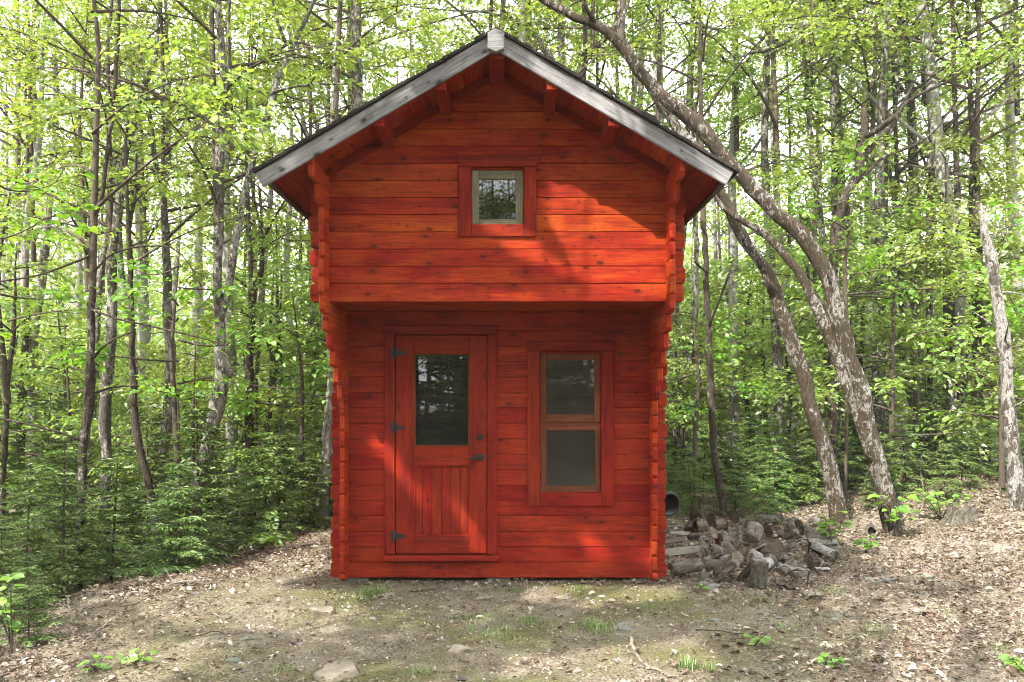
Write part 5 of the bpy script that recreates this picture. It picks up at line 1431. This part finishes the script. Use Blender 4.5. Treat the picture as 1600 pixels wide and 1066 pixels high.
# wide low sunlit boughs: broad saplings at middle distance
for i, (x, y, zc_, s, lab) in enumerate([(6.0, 9.4, .25, .8, 'sunlit broad-leaved sapling low at the right edge'), (7.0, 10.2, 1.4, .95, 'tall broad-leaved sapling beyond the dead snag'),
                                  (-5.2, 7.6, 2.3, .9, 'broad-leaved sapling reaching in from the left edge'), (-2.9, 10.6, 1.0, .85, 'broad-leaved sapling beside the white birch'),
                                  (-4.0, 9.2, 1.6, .9, 'broad-leaved sapling between the mottled grey maples'), (4.6, 10.6, 2.2, .9, 'broad-leaved sapling right of the mossy forked maple'), (2.6, 11.0, .8, .8, 'broad-leaved sapling behind the slim dark trunk')]):
    b = (x, y, float(gz(x, y)))
    t = thing('broadleaf_sapling', b, lab, 'sapling', 'broad-leaved saplings')
    g = Geo(); tube_geo(g, np.array([[0, 0, -.1], [.02, .01, zc_ * .5], [0, 0, zc_ + .6]]), [.024, .02, .014], 7, 0, False)
    link('stem', g.mesh('stem', M['twig']), t, b)
    c = link('crown', BIG[i % 2], t, (x, y, b[2] + zc_), (0, 0, i * 1.3)); c.scale = (s, s, s)

# ------------------------------------------------------------------ loose cover: dry leaves, pebbles, grass, twigs
q = np.random.default_rng(21)
def in_cabin(x, y, m=0.0):
    return (np.abs(x - CX) < SO + m) & (y > D_LOW - .02 - m) & (y < D_BACK + .3)
def scatter(m, dens):
    Y = np.sqrt(q.uniform(3.9 ** 2, 13.0 ** 2, m)); X = q.uniform(-.74, .74, m) * Y
    ok = (q.random(m) < dens(X, Y)) & ~in_cabin(X, Y)
    return X[ok], Y[ok]
def litter_density(X, Y):
    e = ((X + .25) / 2.9) ** 2 + ((Y - 5.7) / 1.9) ** 2
    d = sstep(.35, 1.25, e) * (.35 + .65 * sstep(-.35, .35, vnoise(X, Y, 2.1, 9))) + .07
    d = d + .9 * np.exp(-((Y - 6.69) / .06) ** 2) * (np.abs(X) < 1.6) * np.where(X > -.2, 1.0, .3)
    d = d + .18 * sstep(.1, .7, vnoise(X, Y, 3.3, 4))
    return np.clip(d, 0, 1) * np.clip(1.25 - (Y - 4) * .05, .4, 1)
g = Geo()
for cnt, lo_, hi_, broad_ in ((34000, .03, .07, True), (210000, .009, .034, False)):
    X, Y = scatter(cnt, litter_density if broad_ else (lambda x, y: np.clip(litter_density(x, y) + .16, 0, 1)))
    m = len(X)
    nn = norm(np.array([0, 0, 1.0]) + q.normal(0, .45, (m, 3))); a = q.random(m) * 6.283
    d = norm(np.stack([np.cos(a), np.sin(a), q.normal(0, .25, m)], 1))
    L = q.uniform(lo_, hi_, m)
    leaves_geo(g, np.stack([X, Y, gz(X, Y) + q.uniform(.003, .028, m)], 1), d, nn, L, L * q.uniform(.35, .72, m), 0, q, .2, broad_)
tag(link('leaf_litter', g.mesh('leaf_litter', M['litter'])), 'dry brown and tan leaves strewn over the ground', 'leaves', None, 'stuff')
# pebbles
X, Y = scatter(9000, lambda X, Y: .25 + .5 * sstep(0, .6, vnoise(X, Y, 1.9, 6)))
m = len(X); S_ = np.clip(q.exponential(.005, m) + .003, .003, .022)
V = IV1[None] * (S_[:, None, None] * q.uniform(.6, 1.2, (m, 1, 3)) * np.array([1.2, 1.2, .7]))
V = V * (1 + q.normal(0, .12, (m, len(IV1), 1))) + np.stack([X, Y, gz(X, Y) + S_ * .15], 1)[:, None]
g = Geo(); g.add(V.reshape(-1, 3), (IF1[None] + (np.arange(m) * len(IV1))[:, None, None]).reshape(-1, 3), 0, False)
tag(link('pebbles', g.mesh('pebbles', M['pebble'])), 'small grey and tan pebbles scattered over the clearing', 'pebbles', None, 'stuff')
# grass: thin cover plus tufts
pos = []; hh = []
for (px, py, nb_, sp, h) in [(585, 930, 190, .13, .085), (560, 938, 60, .1, .07), (800, 925, 60, .12, .06), (740, 968, 200, .22, .045), (760, 985, 200, .25, .045), (900, 925, 50, .08, .06), (925, 980, 150, .12, .065), (830, 975, 150, .16, .06), (790, 1000, 90, .2, .05),
                        (940, 990, 70, .1, .08), (1075, 1045, 130, .07, .085), (1110, 1050, 40, .05, .06), (1185, 940, 60, .1, .06), (1230, 985, 80, .15, .07), (1300, 925, 50, .1, .06), (1370, 990, 60, .12, .07), (650, 1055, 60, .1, .07), (440, 1050, 60, .1, .06), (1010, 950, 60, .12, .06),
                        (870, 905, 25, .05, .11), (620, 915, 40, .3, .05), (340, 960, 60, .2, .05), (1470, 960, 60, .2, .06), (1560, 1020, 60, .2, .07), (700, 910, 40, .2, .04)]:
    p = gpt(px, py); xy = q.normal(0, sp * .5, (nb_, 2)) * np.array([1, .7]) + p[:2]
    pos.append(xy); hh.append(h * q.uniform(.5, 1.3, nb_))
X, Y = scatter(60000, lambda X, Y: .6 * sstep(-.1, .6, vnoise(X, Y, 1.4, 11)) * sstep(1.3, .3, ((X + .1) / 3.2) ** 2 + ((Y - 5.7) / 2) ** 2))
pos.append(np.stack([X, Y], 1)); hh.append(np.clip(q.exponential(.011, len(X)) + .006, .006, .05))
pos = np.vstack(pos); hh = np.concatenate(hh); m = len(pos); ok = ~in_cabin(pos[:, 0], pos[:, 1], .03); pos, hh = pos[ok], hh[ok]; m = len(pos)
P3 = np.column_stack([pos, gz(pos[:, 0], pos[:, 1])]); a = q.random(m) * 6.283
d = norm(np.stack([np.cos(a) * .5, np.sin(a) * .5, q.uniform(.6, 1.2, m)], 1)); s = norm(np.cross(d, np.array([0, 0, 1.0])))
w_ = (.0010 + .011 * hh)[:, None]
V = np.stack([P3 - s * w_, P3 + s * w_, P3 + d * hh[:, None] * .6 + s * w_ * .7, P3 + d * hh[:, None] * .6 - s * w_ * .7, P3 + d * hh[:, None] * 1.05 + np.array([0, 0, -.15]) * hh[:, None]], 1)
b = np.arange(m)[:, None] * 5
g = Geo(); g.add(V.reshape(-1, 3), np.concatenate([b + np.array([0, 1, 2]), b + np.array([0, 2, 3]), b + np.array([3, 2, 4])]))
tag(link('grass', g.mesh('grass', M['grass'])), 'thin green grass tufts growing in the clearing', 'grass', None, 'stuff')
# dead twigs
X, Y = scatter(1500, lambda X, Y: .6 + 0 * X); m = len(X); a = q.random(m) * 6.283; L = q.uniform(.04, .22, m)
g = Geo()
A = np.stack([X, Y, gz(X, Y) + .008], 1); B = np.stack([X + np.cos(a) * L, Y + np.sin(a) * L, gz(X + np.cos(a) * L, Y + np.sin(a) * L) + .01 + q.uniform(0, .025, m)], 1)
s = norm(np.cross(B - A, np.array([0, 0, 1.0]))) * q.uniform(.0015, .0035, m)[:, None]; u = np.array([0, 0, 1.0]) * .004
V = np.stack([A - s, A + s, A + u, B - s * .5, B + s * .5, B + u * .6], 1); b = np.arange(m)[:, None] * 6
g.add(V.reshape(-1, 3), np.concatenate([b + np.array(f) for f in ([0, 1, 4, 3], [1, 2, 5, 4], [2, 0, 3, 5])]))
ok = ~in_cabin(B[:, 0], B[:, 1])
tag(link('twigs', g.mesh('twigs', M['twig'])), 'fine dead twigs lying between the leaves', 'twigs', None, 'stuff')

# ------------------------------------------------------------------ trees behind the photographer: they shade the clearing and show in the glass
def in_poly(x, y, poly):
    inside = np.zeros(len(x), bool); n = len(poly)
    for i in range(n):
        x0, y0 = poly[i - 1]; x1, y1 = poly[i]
        c = ((y0 > y) != (y1 > y)) & (x < (x1 - x0) * (y - y0) / (y1 - y0 + 1e-9) + x0)
        inside ^= c
    return inside
# sunlit openings, given where the light lands: on the front walls (u = px, v = py of the photo) and on the ground
LIT_UP = [[(835, 298), (885, 285), (1090, 345), (1085, 480), (985, 480), (905, 445), (870, 380)], [(735, 340), (790, 335), (850, 380), (900, 425), (880, 440), (830, 415), (760, 372)],
          [(470, 350), (502, 365), (502, 445), (470, 430)], [(545, 440), (562, 472), (540, 472)], [(640, 462), (800, 452), (980, 452), (1000, 478), (640, 478)]]
LIT_LOW = [[(572, 660), (612, 690), (650, 740), (690, 800), (660, 805), (625, 760), (590, 715), (572, 705)], [(688, 760), (715, 770), (772, 860), (775, 880), (735, 870)],
           [(812, 820), (840, 830), (862, 885), (830, 890)], [(888, 818), (930, 822), (968, 880), (920, 885)], [(985, 850), (1035, 835), (1045, 905), (990, 905)], [(1010, 590), (1030, 590), (1045, 900), (1030, 900)]]
LIT_BARGE = [[(432, 236), (472, 222), (482, 256), (440, 276)], [(1108, 262), (1150, 275), (1140, 310), (1108, 295)], [(755, 38), (795, 38), (800, 95), (752, 95)], [(820, 70), (960, 150), (950, 195), (815, 110)], [(560, 150), (640, 108), (650, 140), (570, 190)]]
LIT_GROUND = [[(1270, 770), (1620, 740), (1620, 905), (1420, 900), (1300, 855)], [(1340, 935), (1620, 905), (1620, 1070), (1400, 1070), (1330, 1000)], [(770, 1010), (900, 1000), (1080, 985), (1130, 1020), (1100, 1070), (760, 1070)],
              [(810, 902), (1070, 906), (1060, 928), (900, 940), (800, 930)], [(290, 860), (500, 840), (520, 880), (420, 905), (560, 915), (540, 975), (430, 985), (250, 965), (190, 935)],
              [(-20, 985), (130, 960), (320, 1000), (260, 1070), (-20, 1070)], [(1220, 770), (1270, 780), (1255, 815), (1200, 800)]]
def lit(S):
    """S: points in the crowns; True where the ray on to the scene passes a sunlit opening"""
    out = np.zeros(len(S), bool)
    for Yp, polys in ((D_BARGE, LIT_BARGE), (D_UP, LIT_UP), (D_LOW, LIT_LOW)):
        t = (Yp - S[:, 1]) / SUN_TO[1]; H = S + SUN_TO * t[:, None]
        px = HX + H[:, 0] * FPX / Yp; py = HY - (H[:, 2] - CAMZ) * FPX / Yp
        for p in polys: out |= in_poly(px, py, p)
    t = (0.05 - S[:, 2]) / SUN_TO[2]; H = S + SUN_TO * t[:, None]
    Yg = np.maximum(H[:, 1], .5)
    px = HX + H[:, 0] * FPX / Yg; py = HY - (H[:, 2] - CAMZ) * FPX / Yg
    for p in LIT_GROUND: out |= in_poly(px, py, p) & (H[:, 1] > 2)
    return out

HALF_UP = [[(780, 325), (835, 298), (1090, 345), (1085, 480), (620, 480), (700, 430)], [(430, 400), (520, 400), (640, 480), (520, 480)]]
HALF_GROUND = [[(1180, 900), (1620, 880), (1620, 1070), (1250, 1070)], [(480, 940), (800, 930), (820, 1070), (420, 1070)], [(-20, 900), (320, 880), (480, 990), (300, 1070), (-20, 1070)]]
def half_lit(S):
    out = np.zeros(len(S), bool)
    t = (D_UP - S[:, 1]) / SUN_TO[1]; H = S + SUN_TO * t[:, None]
    px = HX + H[:, 0] * FPX / D_UP; py = HY - (H[:, 2] - CAMZ) * FPX / D_UP
    for p in HALF_UP: out |= in_poly(px, py, p)
    t = (0.05 - S[:, 2]) / SUN_TO[2]; H = S + SUN_TO * t[:, None]; Yg = np.maximum(H[:, 1], .5)
    px = HX + H[:, 0] * FPX / Yg; py = HY - (H[:, 2] - CAMZ) * FPX / Yg
    for p in HALF_GROUND: out |= in_poly(px, py, p) & (H[:, 1] > 2)
    return out
q = np.random.default_rng(99)
def shade_targets(m):
    A = []
    k = int(m * .42)
    A.append(np.stack([q.uniform(-2.2, 2.0, k), np.full(k, 6.1), q.uniform(0, 4.6, k)], 1))
    k2 = m - k
    A.append(np.stack([q.uniform(-5.5, 5.2, k2), q.uniform(3.2, 8.6, k2), np.zeros(k2)], 1))
    return np.vstack(A)
T = shade_targets(5200)
hz = q.uniform(6.2, 10.8, len(T))
S = T + (-SUN_TO) * ((hz - T[:, 2]) / (-SUN_TO[2]))[:, None]
keep = (S[:, 2] > CAMZ + .56 * np.maximum(S[:, 1], 0) + .9)
S = S[keep]
trunks_b = [(-6.4, -1.6, 'tall shade tree behind the photographer, nearest the cabin'), (-3.6, -3.4, 'tall shade tree behind the photographer, in the middle'), (-8.6, -5.2, 'tall shade tree behind the photographer, farthest left'), (-1.2, -6.0, 'tall shade tree behind the photographer, right one')]
own = np.argmin([[(s[0] - a) ** 2 + (s[1] - b) ** 2 for a, b, _ in trunks_b] for s in S], 1)
for i, (bx, by, lab) in enumerate(trunks_b):
    base = np.array([bx, by, float(gz(bx, by))])
    t = thing('maple_tree', base, lab, 'tree', 'trees behind the photographer')
    C = S[own == i]
    g = Geo()
    A, ra = smooth_line(np.array([[0, 0, -.2], [.1, .05, 3], [-.05, .1, 6.5], [.1, .1, 10.5]]), [.2, .15, .11, .03], .4)
    tube_geo(g, A, ra, 10, 0, True, .03, i)
    if len(C):
        for j in q.choice(len(C), min(26, len(C)), False):
            e = C[j] - base; st = np.array([0, 0, max(3.5, e[2] - 1.2 - .25 * np.linalg.norm(e[:2]))])
            tube_geo(g, bez(st, (st + e) / 2 + np.array([0, 0, .5]), e, np.linspace(0, 1, 7)), np.linspace(.04, .008, 7), 5, 0, False)
    link('trunk', g.mesh('trunk', M['bark_grey']), t, base)
    if not len(C): continue
    D = norm(q.normal(0, 1, (len(C), 3)) * np.array([1, 1, .3]))
    g = Geo(); spray_leaves(g, C, D, q, 15, .55, .125, 0, .3)
    V = g.v[0].reshape(-1, 4, 3)
    ok = ~lit(V.mean(1)) & (q.random(len(V)) < .97)
    V = V[ok]
    V = V[~half_lit(V.mean(1)) | (vnoise(V[:, 0, 0] - .62 * V[:, 0, 2], V[:, 0, 1] - .71 * V[:, 0, 2], 5.0, 3) > .12)]
    V = V[(V[:, :, 2].min(1) > CAMZ + .56 * np.maximum(V[:, 0, 1], 0) + .5)]
    g = Geo(); b = np.arange(len(V))[:, None] * 4
    g.add(V.reshape(-1, 3) - base, np.concatenate([b + np.array([0, 1, 2]), b + np.array([0, 2, 3])]))
    link('crown', g.mesh('crown', M['leaf_shade']), t, base)
# dark firs and trunks further behind: what the panes reflect
refl = [(-4.6, -4.5), (-3.2, -5.6), (-2.2, -4.8), (-1.0, -6.2), (0.2, -5.2), (1.4, -6.0), (2.5, -4.8), (3.8, -5.8), (-5.8, -6.5), (5.0, -6.4), (-1.7, -8.0), (0.9, -8.2), (3.2, -8.4), (-3.9, -8.6), (-.4, -9.8), (2.0, -10)]
for i, (x, y) in enumerate(refl):
    plant('fir_tree', 'dark fir standing behind the photographer, mirrored in the panes', FIR[i % 3], x, y, 2.3 + .35 * (i % 3), 'fir tree', 'firs behind the photographer', 820 + i)
spots_b = []
while len(spots_b) < 64:
    x, y = q.uniform(-24, 24), q.uniform(-30, -6.5)
    if any((x - a) ** 2 + (y - b) ** 2 < 4.0 for a, b in spots_b): continue
    i = len(spots_b); spots_b.append((x, y))
    tm, _, zc = KINDS[i % 6]; base = (x, y, float(gz(x, y)))
    t = thing('forest_tree', base, 'forest tree standing behind the photographer', 'tree', 'forest behind the photographer')
    link('trunk', tm, t, base); c = link('crown', CROWN[i % 4], t, (x, y, base[2] + q.uniform(1.2, 4.0)), (0, 0, i)); c.scale = (1.45, 1.45, 1.45 if y < -9 else 1.15)

for i in range(16):       # the tall ones that stand over the others
    x, y = -8.5 + 1.15 * i + q.uniform(-.4, .4), q.uniform(-21, -13)
    tm, _, zc = KINDS[i % 6]; base = (x, y, float(gz(x, y)))
    t = thing('forest_tree', base, 'forest tree standing behind the photographer', 'tree', 'forest behind the photographer')
    a_ = link('trunk', tm, t, base); a_.scale = (1.2, 1.2, 1.35)
    c = link('crown', CROWN[i % 4], t, (x, y, base[2] + q.uniform(4.5, 6.5)), (0, 0, i * 2.1)); c.scale = (1.5, 1.5, 1.6)
# things that would share a label: say which is the nearer one
same = {}
for o in bpy.data.objects:
    if o.parent is None and 'label' in o and 'category' in o and not o['label'].endswith(('photographer', 'panes')):
        same.setdefault(o['label'], []).append(o)
for lab, os_ in same.items():
    if len(os_) > 1:
        os_.sort(key=lambda o: o.location.y)
        for i, o in enumerate(os_):
            o['label'] = ('nearest ' if i == 0 else ordn[min(i, 23)] + ' nearest ') + lab

# ------------------------------------------------------------------ thin haze volume added to lift the dark gaps between the trees
m, nt, out = new_mat('added_lift_haze')
pv = nt.nodes.new('ShaderNodeVolumePrincipled')
pv.inputs['Color'].default_value = (0.93, 0.96, 0.92, 1)
pv.inputs['Density'].default_value = 0.0008
nt.links.new(pv.outputs[0], out.inputs['Volume'])
g = Geo()
V = [(x, y, z) for z in (-2.0, 24.0) for y in (-42, 80) for x in (-62, 62)]
g.add(V, [[0, 2, 3, 1], [4, 5, 7, 6], [0, 1, 5, 4], [1, 3, 7, 5], [3, 2, 6, 7], [2, 0, 4, 6]])
tag(link('haze', g.mesh('haze', m)), 'thin pale haze added to lift the dark gaps in the woods', 'haze', None, 'stuff')
cy.volume_bounces = 1
